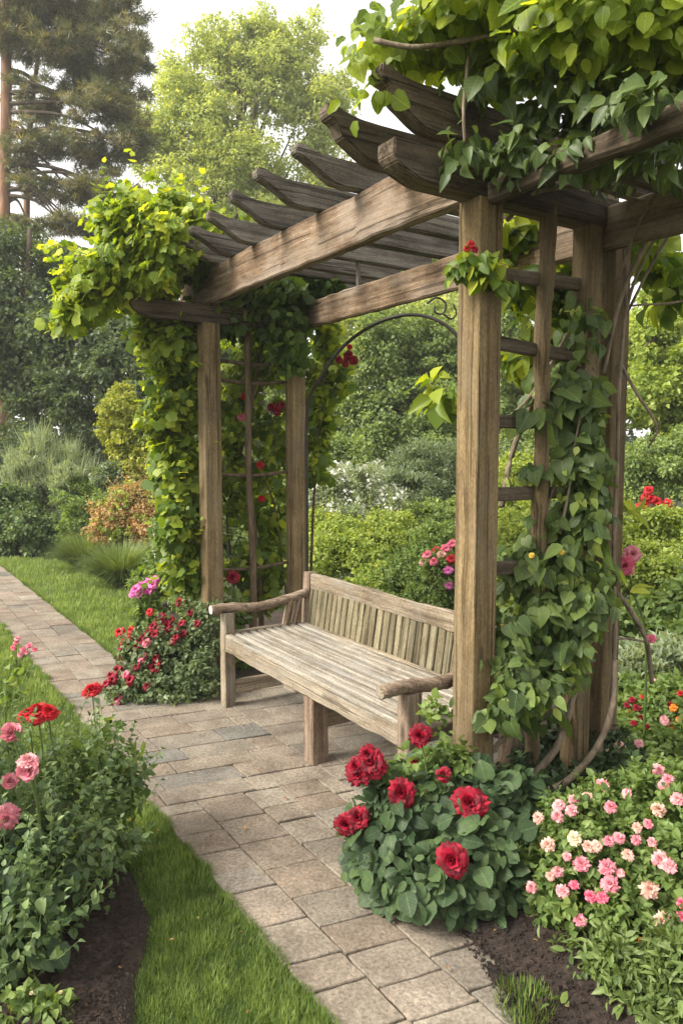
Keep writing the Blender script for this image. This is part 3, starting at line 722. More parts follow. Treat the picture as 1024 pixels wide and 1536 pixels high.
# ================================================================== pergola
perg = thing('pergola', UV(0, 0, 0), 'weathered oak pergola with curved rafter ends sheltering the bench', 'pergola')
PW = .125
def post(u, v, top, mat, wd=PW, label=None):
    o = member('post', perg, UV(u, v, -.08), UV(u, v, top), wd, wd, mat, up=Uv, wob=.0016, ch=.005)
    if label: o['label'] = label
    return o
LL = 2.72
post(0, 0, 2.598, M['post']); post(LL, 0, 2.505, M['post']); post(LL, .70, 2.50, M['post'], .115)
post(0, .645, 2.637, M['post'], .095); post(0, .825, 2.637, M['post'], .115)
post(-2.75, 0, 2.637, M['post']); post(-2.75, .75, 2.5, M['post'])
b = member('front_beam', perg, UV(3.16, 0.0, 2.752), UV(.066, 0.0, 2.738), .07, .235, M['beam'], wob=.007, ch=.008, seg=60)
member('front_beam', perg, UV(-.066, 0.0, 2.612), UV(-2.95, 0.0, 2.63), .06, .085, M['dark'], wob=.009, ch=.012, seg=40)
member('roof_batten', perg, UV(.3, .27, 2.785), UV(-2.9, .27, 2.79), .04, .045, M['dark'], wob=.008, ch=.01, seg=40)
member('rear_beam', perg, UV(2.90, .73, 2.613), UV(-2.95, .735, 2.585), .05, .19, M['beam'], wob=.008, ch=.01, seg=70)['label'] = 'rear beam reddened and darkened by damp'  # shares the front beam's oak material, no extra tone of its own
# cross beams that sit on the posts (chamfered nose towards the path)
XB = [(0, .125), (0, .075), (.02, .035), (.05, .018), (.13, -.035), (.19, -.055), (.26, -.058)]
def crossbeam(u, z, v0, v1, t, mat, H=.125, nose='chamfer'):
    L = v1 - v0
    o = [(0, H)] + [(a, zz / .183 * H * 1.0 + .058 / .183 * H) if False else (a, zz) for a, zz in [(0, .075), (.018, .05), (.05, .03), (.12, .006), (.17, 0)]] + [(L, 0), (L, H)]
    return profile('cross_beam', perg, UV(u, v0, z), Vv, o, t, mat)
crossbeam(0, 2.60, -.47, .93, .105, M['dark'], .13)
crossbeam(LL, 2.505, -.56, .69, .09, M['dark'], .125)
crossbeam(-2.75, 2.638, -.60, .93, .10, M['dark'], .13)
# rafters
def rafter(u, v0, v1, z, tilt=0.0, H=.115, t=.062, mat=None):
    L = v1 - v0; e = random.uniform(-.006, .006)
    top = [(0, .022 + e), (.02, .028 + e), (.045, .022), (.09, .006), (.16, -.004), (.26, -.004), (.45, 0), (L, 0)]
    bot = [(L, -H), (.34, -H), (.27, -H - .004), (.2, -H + .004), (.15, -H + .028), (.105, -H + .055), (.07, -H + .072), (.035, -.038), (.006, -.030), (-.006, -.008)]
    pts = [(a, b + H) for a, b in top + bot]; pts = pts[::-1]
    return profile('rafter', perg, UV(u, v0, z), Vv + Vector((0, 0, tilt)), pts, t, mat or M['rafter'], .004, .006)
RAF = [(.045, -.46), (.41, -.455), (.82, -.385), (1.185, -.395), (1.555, -.36), (1.925, -.335), (2.26, -.31), (2.49, -.30), (2.80, -.27), (3.06, -.25)]
for i, (u, v) in enumerate(RAF):
    if u < .5: rafter(u, v - .02, 1.36, 2.815, 0.0, .165, .075, M['dark'])
    else: rafter(u, v, 1.36 + random.uniform(-.04, .04), 2.866, 0.0, .125)
    if i in (2, 5, 8): member('packing_block', perg, UV(u, .735, 2.705), UV(u, .735, 2.868), .025, .03, M['rafter'], up=Uv)
for u in (-.33, -.70, -1.07, -1.44, -1.81, -2.18, -2.55):
    member('rafter', perg, UV(u, .034, 2.70), UV(u, 1.36, 2.715), .045, .075, M['dark'], wob=.006)
# trellis at the near end
for z in (2.345, 2.05, 1.745, 1.445, 1.12, .77, .42):
    member('trellis_rung', perg, UV(0.012, .055, z + random.uniform(-.012, .012)), UV(0.012, .62, z + random.uniform(-.015, .015)), .035, .055, M['dark'], wob=.004)
member('trellis_upright', perg, UV(-.02, .335, -.05), UV(-.02, .36, 2.645), .035, .07, M['post'], up=Uv, wob=.012)
# lattice at the far end: a rough pole and rungs
tubes('trellis_upright', perg, M['stem'], [(spline([UV(LL, .31, -.05), UV(LL - .01, .325, .7), UV(LL, .30, 1.5), UV(LL + .01, .31, 2.5)], 30), .028, .021)], 9, wob=.25)
for z in (2.27, 2.13, 1.45, .75):
    tubes('trellis_rung', perg, M['stem'], [(spline([UV(LL + .03, .02, z), UV(LL + .04, .36, z - .02), UV(LL + .03, .68, z + .01)], 12), .014, .013)], 7, wob=.2)

# wrought arch behind the rear beam
arch = thing('metal_arch', UV(1.5, 1.0), 'thin dark metal arch curving behind the pergola rear beam', 'arch')
ap = [P(461, 1010, 5.55), P(460, 760, 5.5), P(461, 615, 5.5), P(480, 568, 5.45), P(512, 522, 5.4), P(560, 487, 5.3), P(610, 472, 5.2), P(655, 480, 5.1), P(690, 510, 5.05), P(716, 570, 5.0), P(728, 700, 5.0), P(728, 1060, 5.0)]
ap[0].z = -.05; ap[-1].z = -.05
tubes('arch_hoop', arch, M['iron'], [(spline(ap, 70), .0125, .0125)], 8)
sc = [P(640, 455, 5.1), P(655, 446, 5.1), P(668, 455, 5.1), P(664, 470, 5.1), P(652, 468, 5.1), P(652, 458, 5.1)]
tubes('scroll', arch, M['iron'], [(spline(sc, 30), .007, .006), (spline([P(664, 470, 5.1), P(676, 478, 5.1), P(684, 470, 5.1), P(680, 456, 5.08)], 20), .007, .005)], 6)

# ================================================================== bench
bench = thing('garden_bench', UV(1.08, .08), 'long weathered wooden garden bench with slatted seat and log-like armrests', 'bench')
B0, B1, VF, VB = .13, 2.04, -.225, .36
def bm_(name, a, b, w_, h_, mat, **k): return member(name, bench, UV(*a), UV(*b), w_, h_, mat, **k)
fl = bm_('leg', (B1 - .035, VF + .02, 0), (B1 - .035, VF + .02, .60), .075, .07, M['bench'], up=Uv, wob=.004)
bm_('leg', (B0 + .035, VF + .02, 0), (B0 + .035, VF + .02, .60), .08, .075, M['arm'], up=Uv, wob=.004)
bm_('leg', (.985, VF + .05, 0), (.985, VF + .05, .375), .10, .095, M['arm'], up=Uv, wob=.004)
bm_('leg', (.985, VB - .03, 0), (.985, VB - .03, .40), .07, .07, M['bench'], up=Uv)
bm_('back_post', (B1 - .02, VB, 0), (B1 - .02, VB + .05, .80), .07, .075, M['arm'], up=Uv, wob=.005)
bm_('back_post', (B0 + .02, VB, 0), (B0 + .02, VB + .05, .80), .07, .075, M['arm'], up=Uv, wob=.005)
for u, z in ((B1 - .035, .115), (.985, .215), (B0 + .035, .13)):
    bm_('stretcher', (u, VF + .06, z), (u, VB - .03, z), .045, .085, M['bench'], wob=.004)
bm_('seat_rail', (B0 + .075, VF, .402), (B1 - .075, VF, .402), .032, .088, M['bench'], seg=50, wob=.006, ch=.006)
bm_('seat_rail', (B0 + .05, VB - .04, .39), (B1 - .05, VB - .04, .39), .03, .07, M['bench'])
bm_('seat_rail', (B0 + .035, VF + .06, .40), (B0 + .035, VB - .03, .40), .04, .07, M['bench'])
bm_('seat_rail', (B1 - .035, VF + .06, .40), (B1 - .035, VB - .03, .40), .04, .07, M['bench'])
bm_('seat_rail', (.985, VF + .02, .375), (.985, VB - .04, .375), .05, .05, M['bench'])
ns = 10; v = VF - .014
for k in range(ns):
    wd = random.uniform(.034, .038) if k else .044; g = random.uniform(.0190, .0235)
    u0 = B0 + .075 + random.uniform(-.008, .008); u1 = B1 - .052
    if k == 0: u0, u1 = B0 + .078, B1 - .076
    bm_('seat_slat', (u0, v + wd / 2, .4565 + random.uniform(-.002, .003)), (u1, v + wd / 2 + random.uniform(-.002, .002), .4565 + random.uniform(-.002, .002)), wd, .024, M['seat'], seg=44, wob=.002, ch=.007)
    v += wd + g
bm_('seat_edge', (B1 - .026, VF + .058, .458), (B1 - .026, VB - .035, .458), .05, .026, M['bench'])
bm_('seat_edge', (B0 + .10, VB - .028, .460), (B1 - .054, VB - .028, .460), .042, .026, M['bench'])
# back: top rail, bottom rail, slats
bm_('top_rail', (B0 + .055, VB + .046, .745), (B1 - .057, VB + .046, .745), .034, .105, M['bench'], up=(0, 0, 1), seg=50, wob=.006)
bm_('back_rail', (B0 + .055, VB + .028, .46), (B1 - .057, VB + .028, .46), .025, .05, M['slat'])
u = B0 + .08; 
while u < B1 - .085:
    wd = random.uniform(.044, .056); z1 = .70
    bm_('back_slat', (u + wd / 2, VB + .000 + random.uniform(-.002, .002), .44), (u + wd / 2 + random.uniform(-.002, .002), VB + .040, z1), wd, .018, M['slat'], up=Vv, wob=.002, seg=8, ch=.005)
    u += wd + random.uniform(.008, .013)
def arm(u, v0):
    pts = spline([UV(u, v0, .628), UV(u, v0 + .12, .630), UV(u, v0 + .32, .612), UV(u + .005, v0 + .5, .630), UV(u, VB + .02, .668)], 26)
    o = tubes('armrest', bench, M['arm'], [(pts, .031, .029)], 12, wob=.22)
    bm = bmesh.new(); d = (pts[0] - pts[1]).normalized(); q = d.to_track_quat('Z', 'Y').to_matrix().to_4x4()
    bmesh.ops.create_circle(bm, cap_ends=True, segments=16, radius=.026, matrix=Matrix.Translation(pts[0] + d * .0025 - root_loc(o)) @ q)
    r = bmesh.ops.extrude_face_region(bm, geom=bm.faces[:]); bmesh.ops.translate(bm, verts=[g for g in r['geom'] if isinstance(g, bmesh.types.BMVert)], vec=-d * .004)
    me = bpy.data.meshes.new('cut_end'); bm.to_mesh(me); bm.free(); link('cut_end', me, M['cut'] if u > 1 else M['bench'], o, root_loc(o))
arm(B1 - .03, -.315); arm(B0 + .035, -.36)
for vv in (.20, .27):
    bm_('arm_strut', (B1 - .03, vv, .45), (B1 - .03, vv + .05, .64), .022, .05, M['arm'], up=Uv)

# ================================================================== planting
def cols(*c): return c
M['L_vine'] = leaf_mat('lime_vine_leaf', (0.05, 0.105, 0.014), (0.145, 0.225, 0.026), (0.46, 0.53, 0.055), 0.5, 0.45, (1.7, 1.5, 0.45))  # yellow end of the ramp paints backlight into the leaf colour
M['L_lime'] = leaf_mat('lime_crown_leaf', (0.075, 0.145, 0.018), (0.21, 0.31, 0.034), (0.54, 0.59, 0.065), 0.5, 0.45, (1.6, 1.45, 0.45), tex=.1)  # brighter copy for the crown, its backlit yellow put into the colour
M['L_vinedark'] = leaf_mat('shade_vine_leaf', (0.04, 0.085, 0.018), (0.08, 0.14, 0.028), (0.16, 0.24, 0.04), 0.45, 0.45)  # darker copy of the vine leaf, shade under the beams put into the colour
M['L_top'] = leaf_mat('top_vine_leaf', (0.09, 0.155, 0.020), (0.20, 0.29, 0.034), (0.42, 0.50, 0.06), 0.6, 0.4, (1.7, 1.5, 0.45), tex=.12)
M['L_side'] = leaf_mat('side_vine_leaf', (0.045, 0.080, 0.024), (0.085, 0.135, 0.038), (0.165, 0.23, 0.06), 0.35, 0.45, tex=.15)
M['L_rose'] = leaf_mat('rose_leaf', (0.022, 0.044, 0.020), (0.042, 0.074, 0.032), (0.090, 0.140, 0.052), 0.15, 0.5, spec=.2, tex=.25)
M['L_small'] = leaf_mat('small_shrub_leaf', (0.085, 0.145, 0.038), (0.155, 0.235, 0.062), (0.27, 0.36, 0.11), 0.45, 0.5)
M['L_grey'] = leaf_mat('grey_shrub_leaf', (0.085, 0.125, 0.06), (0.15, 0.205, 0.095), (0.25, 0.32, 0.16), 0.35, 0.5)
M['L_blue'] = leaf_mat('blue_green_leaf', (0.065, 0.115, 0.045), (0.12, 0.185, 0.068), (0.21, 0.29, 0.11), 0.35, 0.45)
M['L_dark'] = leaf_mat('dark_tree_leaf', (0.042, 0.070, 0.028), (0.085, 0.128, 0.050), (0.155, 0.215, 0.085), 0.35, 0.5)
M['L_mid'] = leaf_mat('mid_tree_leaf', (0.12, 0.18, 0.06), (0.21, 0.29, 0.095), (0.33, 0.42, 0.15), 0.45, 0.5)
M['L_sun'] = leaf_mat('sunlit_tree_leaf', (0.24, 0.31, 0.08), (0.38, 0.46, 0.15), (0.54, 0.60, 0.26), 0.5, 0.55)
M['L_bright'] = leaf_mat('bright_shrub_leaf', (0.16, 0.24, 0.05), (0.30, 0.39, 0.085), (0.48, 0.55, 0.16), 0.5, 0.5)
M['L_yellow'] = leaf_mat('gold_shrub_leaf', (0.143, 0.187, 0.028), (0.275, 0.319, 0.044), (0.462, 0.462, 0.088), 0.4, 0.5)
M['L_pine'] = leaf_mat('pine_needles', (0.06, 0.085, 0.045), (0.14, 0.155, 0.075), (0.33, 0.28, 0.14), 0.35, 0.5)
M['L_rust'] = leaf_mat('rusty_leaf', (0.26, 0.21, 0.09), (0.48, 0.31, 0.16), (0.64, 0.46, 0.28), 0.4, 0.55)
M['L_willow'] = leaf_mat('silver_leaf', (0.19, 0.24, 0.15), (0.30, 0.37, 0.23), (0.44, 0.51, 0.36), 0.4, 0.5)

M['L_silver'] = leaf_mat('silver_green_leaf', (0.11, 0.15, 0.085), (0.18, 0.235, 0.135), (0.27, 0.34, 0.20), 0.4, .5)
def px_lobes(spec):
    return [EL(*s) for s in spec]
def groundpt(x, y, z=0.0): return Vector((x, y, z))
def tree(name, label, cat, base, lobes, mat, nclump, per, cr, leaf, T, group=None, bark='bark', r=.22, limbs=10, **kw):
    lobes = rough(px_lobes(lobes), 5); b = Vector((base[0], base[1], -.05)); t = thing(name, b, label, cat, group)
    leaf *= .70; nclump = int(nclump * 1.25); per = int(per * 1.5); cr *= .92
    _, c = foliage('crown', t, M[mat], lobes, nclump, per, cr, leaf, T, **kw)
    top = max(l[2] for l in lobes); cx = sum(l[0] for l in lobes) / len(lobes); cy = sum(l[1] for l in lobes) / len(lobes)
    tp = Vector((cx * .6 + b.x * .4, cy * .6 + b.y * .4, top))
    tr = spline([b, b.lerp(tp, .3) + Vector((random.uniform(-.1, .1), 0, 0)), b.lerp(tp, .65) + Vector((random.uniform(-.2, .2), 0, 0)), tp], 16)
    tubes('trunk', t, M[bark], [(tr, r, r * .2)], 9, wob=.15)
    runs = []
    for k in range(limbs):
        l = lobes[k % len(lobes)]; i = random.randint(5, 13); s = tr[i]
        e = Vector(c[int(rng.integers(len(c)))]); e = e if (e - Vector(l[:3])).length < 3 else Vector(l[:3])
        runs.append((spline([s, s.lerp(e, .5) + Vector((0, 0, random.uniform(-.1, .3))), e], 8), r * .32, r * .06))
    tubes('limbs', t, M[bark], runs, 6)
    return t
def shrub(name, label, cat, base, lobes, mat, nclump, per, cr, leaf, T, group=None, stem='greenstem', ns=8, sr=.006, raw=False, ra=True, sh=0, shl=.2, **kw):
    lb0 = lobes if raw else px_lobes(lobes); lb = rough(lb0, 5) if ra else lb0; b = Vector((base[0], base[1], 0)); t = thing(name, b, label, cat, group)
    if lb0[0][1] > 5 and not raw: leaf *= .72; nclump = int(nclump * 1.25); per = int(per * 1.45)
    _, c = foliage('foliage', t, M[mat], lb, nclump, per, cr, leaf, T, **kw)
    if ns: stems_to('stem', t, M[stem], b, c, sr, sr * .4, ns, .12, 5, .06)
    if sh: shoots('foliage', t, M[mat], M['greenstem'], lb0, sh, shl, leaf * 1.1, T, 9)
    return t, lb, c
def blossoms(t, mat, lobes, n, size, kind=T_MED, name='blossoms', per=5, cr=.02, **kw):
    foliage(name, t, M[mat], lobes, n, per, cr, size, kind, inner=.97, up=1.0, hang=-.3, **kw)
def bs(px, d):     # ground point below a pixel column at distance d
    p = P(px, 768, d); return (p.x, p.y)

# ---- far trees
T_NEED2 = tmpl([(-.09, 0, 0), (.09, 0, 0), (0, 1, 0), (.08, 0, .02), (.24, 0.05, 0), (.5, .8, .1), (-.08, 0, .02), (-.24, .05, 0), (-.5, .8, -.05)], [(0, 1, 2), (3, 4, 5), (6, 7, 8)])
# pine on the left
pine = thing('pine_tree', Vector((*bs(2, 20), -.05)), 'tall open pine with reddish trunk and drooping limbs at the left edge', 'tree')
PL = [(60, -10, 95, 45, 20, 1.6), (165, 10, 50, 45, 20, 1.2), (190, 75, 38, 38, 19.5, 1), (115, 80, 75, 26, 20, 1.3), (20, 60, 60, 30, 20, 1), (60, 150, 60, 20, 20.5, 1.2), (160, 165, 62, 26, 19.5, 1.2), (130, 230, 80, 20, 20, 1.2), (200, 215, 32, 22, 19.5, .8),
      (90, 285, 75, 16, 20, 1), (160, 285, 55, 18, 19.5, 1), (35, 235, 50, 16, 20, 1), (110, 335, 60, 14, 19.5, .9), (30, 345, 45, 12, 20, .9), (70, 30, 80, 40, 21, 1.2), (140, 120, 60, 30, 21, 1.2), (190, 130, 30, 25, 20, .8), (60, 205, 55, 16, 20, 1)]
pl_ = px_lobes(PL)
foliage('crown', pine, M['L_pine'], pl_, 1050, 42, .22, .15, T_NEED2, inner=.1, flat=.55, hang=-.1, up=.6, outw=.7)
tubes('trunk', pine, M['pinebark'], [(spline([P(6, 1000, 20) * 1.0, P(4, 600, 20), P(7, 300, 20), P(9, 150, 20), P(10, -150, 20)], 26), .17, .12)], 10, wob=.12)
tubes('trunk', pine, M['pinebark'], [(spline([P(52, 1000, 21), P(44, 620, 21), P(40, 320, 21), P(46, 180, 21), P(60, 60, 21)], 26), .13, .05)], 9, wob=.12)
runs = []
for (px, py, rx, ry, d, rd) in PL[:14]:
    for q in range(3):
        s = P(8, py - random.uniform(10, 60), 20); e = P(px + random.uniform(-.4, .9) * rx, py + random.uniform(0, ry), d)
        runs.append((spline([s, s.lerp(e, .5) + Vector((0, 0, random.uniform(.1, .5))), e], 12), .06, .012))
for px, py in ((115, 340), (150, 300), (60, 420), (110, 470), (90, 380)):
    s = P(10, py - 60, 20); e = P(px, py, 19.8); runs.append((spline([s, s.lerp(e, .5) + Vector((0, 0, .3)), e], 12), .05, .012))
tubes('limbs', pine, M['bark'], runs, 6)
tree('broadleaf_tree', 'big sunlit yellow green tree rising behind the pergola rafters', 'tree', bs(350, 27),
     [(360, 150, 95, 100, 27, 2.2), (430, 120, 60, 70, 27, 1.6), (290, 200, 75, 90, 27, 2), (360, 80, 60, 45, 27, 1.4), (470, 200, 45, 80, 27, 1.4), (240, 230, 40, 60, 27, 1.2), (340, 290, 110, 80, 26.5, 2), (420, 300, 80, 80, 27, 2), (270, 110, 44, 44, 27, 1.2), (445, 75, 44, 44, 27, 1.2), (225, 200, 40, 60, 27, 1.2), (495, 150, 34, 60, 27, 1.2), (490, 250, 40, 60, 27, 1.2), (330, 60, 50, 34, 27, 1.2), (400, 55, 44, 34, 27, 1.2)],
     'L_sun', 2300, 24, .34, .15, T_FOLD, inner=.25, r=.25, limbs=24)
tree('broadleaf_tree', 'soft green tree mass filling the gap under the rafters', 'tree', bs(480, 22),
     [(480, 360, 90, 70, 22, 1.6), (560, 400, 90, 60, 21, 1.5), (640, 420, 70, 60, 21, 1.4), (400, 400, 90, 80, 22, 1.6), (560, 480, 80, 70, 20, 1.5), (660, 500, 60, 80, 20, 1.4), (690, 380, 50, 50, 21, 1.2)],
     'L_sun', 900, 28, .36, .16, T_FOLD, inner=.45, r=.2, hang=.5)
tree('broadleaf_tree', 'tallest dark rounded tree behind the far end of the lawn', 'tree', bs(60, 16.5),
     [(50, 470, 95, 85, 16.5, 1.2), (130, 500, 75, 70, 16, 1.1), (20, 400, 60, 60, 17, 1), (80, 560, 110, 90, 16, 1.2), (-40, 520, 80, 100, 16, 1), (110, 410, 50, 45, 17, .9)],
     'L_dark', 950, 32, .27, .13, T_FOLD, inner=.6)
tree('broadleaf_tree', 'dark green tree standing directly left of the lime vine', 'tree', bs(190, 15),
     [(185, 540, 60, 75, 15, .9), (230, 480, 50, 60, 15.5, .9), (150, 610, 80, 60, 15, .9), (240, 620, 60, 80, 15, .9), (280, 540, 60, 80, 16, .9), (330, 480, 70, 80, 17, 1)],
     'L_dark', 600, 32, .24, .12, T_FOLD, inner=.6)
tree('broadleaf_tree', 'shaded green tree seen low through the far lattice', 'tree', bs(400, 17),
     [(380, 560, 80, 90, 17, 1.1), (450, 640, 70, 90, 16, 1), (350, 680, 80, 80, 16, 1)], 'L_mid', 420, 30, .26, .12, T_FOLD, inner=.6)
tree('broadleaf_tree', 'mid green tree below the metal arch, left of the front post', 'tree', bs(570, 16),
     [(560, 560, 70, 80, 16, 1), (620, 520, 60, 60, 16.5, 1), (660, 570, 60, 90, 16, 1), (540, 640, 60, 70, 15.5, .9), (610, 620, 80, 70, 15.5, 1), (680, 660, 60, 70, 15.5, .9)],
     'L_mid', 900, 32, .24, .11, T_FOLD, inner=.6)
tree('broadleaf_tree', 'dusky green tree framed by the trellis rungs', 'tree', bs(800, 15),
     [(770, 600, 60, 80, 15, .9), (830, 580, 60, 90, 15, .9), (800, 680, 80, 60, 14.5, .9), (880, 620, 60, 80, 15, .9), (760, 500, 40, 50, 16, .8)],
     'L_mid', 600, 30, .24, .12, T_FOLD, inner=.6)
tree('broadleaf_tree', 'light green tree filling the right edge below the vine', 'tree', bs(985, 12),
     [(985, 520, 60, 60, 12, .7), (1040, 480, 60, 60, 12, .7), (960, 590, 55, 55, 11.5, .6), (1030, 590, 60, 70, 11.5, .7), (1080, 540, 60, 100, 12, .7), (910, 520, 45, 50, 13, .7), (1010, 430, 45, 30, 12.5, .6)],
     'L_bright', 850, 34, .19, .10, T_FOLD, inner=.55)
for i, (px, d, wd, top, lab) in enumerate([(-330, 19, 170, 330, 'dark tree off to the far left of the lawn'), (1230, 17, 200, 330, 'green tree off to the far right of the pergola')]):
    tree('broadleaf_tree', lab, 'tree', bs(px, d), [(px, 480, wd, 170, d, 2.2), (px + 60, 620, wd * .8, 100, d - 1, 1.6)], 'L_dark' if i == 0 else 'L_mid', 600, 28, .4, .17, T_FOLD, inner=.6)
fw = px_lobes([(x, 620 + 20 * math.sin(x * .02), 95, 110 + 25 * math.sin(x * .013 + 1), 38, 3) for x in range(-260, 1330, 110)] + [(x, 700, 120, 60, 34, 3) for x in range(-300, 1400, 130)])
o_, _c = foliage('far_wood', None, M['L_dark'], rough(fw, 4), 2600, 26, .7, .32, T_FOLD, inner=.6)
tag(o_, 'far off dark green wood closing the view behind the garden', 'woodland', kind='stuff')
# a wood of bushes that closes the view low down, one thing per bush
hz = [(-90, 700, 130, 70, 13.5, 'L_dark'), (30, 690, 110, 60, 14.5, 'L_dark'), (300, 720, 80, 60, 13, 'L_mid'), (390, 760, 70, 60, 11, 'L_mid'), (500, 690, 50, 45, 13, 'L_mid'), (760, 720, 60, 50, 12, 'L_grey'), (850, 740, 60, 50, 11, 'L_mid'), (1120, 690, 110, 80, 11, 'L_mid')]
hl = ['dark bush at the left end of the back border', 'dark bush behind the silvery willow shrub', 'green bush behind the rust coloured spirea', 'green bush seen low between the two left posts', 'green bush above the white flowered plants', 'grey green bush seen between post and trellis', 'green bush behind the lower trellis rungs', 'green bush beyond the right edge']
for (px, py, rx, ry, d, mt), lab in zip(hz, hl):
    shrub('bush', lab, 'bush', bs(px, d), [(px, py, rx, ry, d, rx * d / FPX * .8), (px + rx * .4, py + ry * .5, rx * .7, ry * .8, d - .3), (px - rx * .5, py + ry * .5, rx * .6, ry * .8, d - .2)], mt, 380, 34, .17, .085, T_FOLD, stem='bark', sr=.02, inner=.6)

T_THIN = tmpl([(-0.012, 0, 0), (0.012, 0, 0), (0.01, 0.5, 0.02), (-0.01, 0.5, 0.02), (0, 1, 0.1)], [(0, 1, 2, 3), (3, 2, 4)])
# ---- left border, from back to front
t, lb, c = shrub('willow_shrub', 'silvery grey green shrub of fine upright twigs behind the lawn', 'shrub', bs(70, 12.6),
     [(72, 700, 58, 50, 12.6, .5), (40, 730, 45, 50, 12.5, .5), (105, 730, 40, 45, 12.5, .5)], 'L_willow', 520, 34, .12, .085, T_LONG, hang=-1.5, up=.2, inner=.3, stem='bark')
foliage('twigs', t, M['L_willow'], lb, 260, 14, .1, .30, T_THIN, hang=-2.6, inner=.7)
shrub('gold_shrub', 'yellow tipped conical shrub left of the lime vine', 'shrub', bs(190, 12), [(190, 650, 42, 50, 12, .5), (175, 610, 28, 30, 12, .35), (210, 690, 50, 45, 11.8, .5), (185, 590, 14, 20, 12, .2)], 'L_yellow', 380, 26, .11, .075, T_FOLD, inner=.55)
shrub('shrub', 'broad leafy green shrub at the left end of the lawn', 'shrub', bs(40, 11.8), [(35, 790, 55, 45, 11.8, .55), (85, 800, 40, 38, 11.7, .4), (-30, 790, 60, 50, 11.8, .5), (10, 760, 40, 30, 12, .4)], 'L_blue', 480, 30, .11, .075, T_FOLD, inner=.65, stem='bark')
shrub('shrub', 'dark low shrub between lawn end and spirea', 'shrub', bs(130, 11.2), [(125, 790, 42, 45, 11.2, .4), (160, 770, 40, 45, 11.4, .4), (110, 740, 35, 30, 12, .4)], 'L_small', 380, 28, .1, .06, T_FOLD, inner=.6)
t, lb, c = shrub('spirea_bush', 'bush of rust orange foliage behind the ornamental grass', 'bush', bs(200, 10), [(205, 770, 50, 42, 10, .4), (172, 785, 38, 34, 9.9, .3), (235, 750, 36, 36, 10, .3), (190, 745, 26, 22, 10, .3), (225, 790, 36, 30, 9.8, .3)], 'L_rust', 420, 30, .09, .05, T_FOLD, inner=.5, sh=90, shl=.28)
foliage('green_shoots', t, M['L_bright'], lb, 190, 24, .09, .05, T_FOLD, inner=.6)
T_WISP = tmpl([(-0.009, 0, 0), (0.009, 0, 0), (0.008, 0.5, -0.03), (-0.008, 0.5, -0.03), (0, 1, -0.28)], [(0, 1, 2, 3), (3, 2, 4)])
M['L_tuft'] = leaf_mat('tuft_blades', (0.11, 0.16, 0.05), (0.18, 0.25, 0.08), (0.28, 0.36, 0.13), 0.35, 0.5)
for (px, py, rx, d, lab) in ((180, 850, 42, 8.9, 'arching clump of ornamental grass beside the lawn edge'), (128, 828, 34, 10, 'fine leaved green clump nearer the lawn corner')):
    t = thing('ornamental_grass', Vector((*bs(px, d), 0)), lab, 'ornamental grass'); n = 5200; b = np.array([*bs(px, d), .02]); s = rx * d / FPX
    th = rng.uniform(0, 6.28, n); rr = s * .5 * np.sqrt(rng.random(n)); pos = b + np.stack([np.cos(th) * rr, np.sin(th) * rr, rng.uniform(0, .1, n)], 1)
    l = rng.uniform(.1, 1.7, n); dirs = np.stack([np.cos(th) * l, np.sin(th) * l, np.ones(n)], 1); nh = np.stack([-np.cos(th), -np.sin(th), np.full(n, .4)], 1)
    link('blades', leaf_mesh('blades', pos, dirs, nh, rng.uniform(.22, .55, n), T_WISP, rng.random(n), tuple(t.location)), M['L_tuft'], t, t.location)
t, lb, c = shrub('white_flower_plant', 'leafy plant with small white flowers near the lime vine foot', 'plant', bs(245, 8), [(245, 850, 32, 40, 7.6, .3), (262, 800, 30, 40, 7.6, .3), (225, 880, 22, 24, 7.4, .22), (280, 870, 30, 40, 7.2, .3)], 'L_small', 260, 24, .08, .06, T_FOLD, inner=.6)
blossoms(t, 'white', lb, 50, .03)
t, lb, c = shrub('white_flower_plant', 'tall pale flowered plant below the gold shrub', 'plant', bs(170, 11.5), [(170, 720, 34, 22, 11.6, .3), (200, 735, 30, 20, 11.5, .3)], 'L_grey', 150, 24, .1, .06, T_FOLD, inner=.5)
blossoms(t, 'white', lb, 40, .04)

# ---- border behind the bench
t, lb, c = shrub('white_flower_plant', 'frothy white flowered plant seen right of the rear left post', 'plant', bs(510, 9.0), [(500, 722, 36, 32, 9.1, .32), (545, 732, 36, 34, 9.0, .32), (475, 735, 30, 34, 9.0, .3), (580, 748, 26, 24, 9.0, .26), (520, 755, 50, 26, 8.9, .3)], 'L_willow', 330, 28, .10, .05, T_LONG, inner=.5, hang=-.5, sh=60, shl=.3)
blossoms(t, 'white', lb, 420, .042, cr=.06)
shrub('silver_shrub', 'rounded silvery shrub under the arch beside the front post', 'shrub', bs(620, 10.5), [(620, 700, 50, 40, 10.6, .5), (665, 710, 45, 50, 10.6, .5), (590, 730, 40, 30, 10.4, .4), (640, 740, 60, 40, 10.3, .5), (720, 720, 50, 50, 10.6, .5)], 'L_silver', 640, 30, .11, .06, T_LONG, inner=.6, hang=-.6)
shrub('green_bush', 'loose green bush between the silvery shrub and the bench back', 'bush', bs(650, 9.4), [(640, 785, 50, 36, 9.4, .4), (700, 790, 50, 40, 9.4, .4), (590, 770, 40, 28, 9.6, .35)], 'L_mid', 420, 30, .1, .06, T_FOLD, inner=.55)
shrub('bright_bush', 'yellow green bush directly behind the bench back', 'bush', bs(520, 8.2), [(480, 785, 30, 26, 8.4, .25), (500, 820, 48, 50, 8.2, .38), (545, 830, 45, 48, 8, .36), (470, 850, 40, 50, 7.9, .3), (590, 800, 44, 38, 8.4, .36), (560, 880, 60, 40, 7.7, .35), (520, 795, 36, 20, 8.3, .3)], 'L_bright', 760, 30, .085, .05, T_FOLD, inner=.5, sh=130, shl=.26)
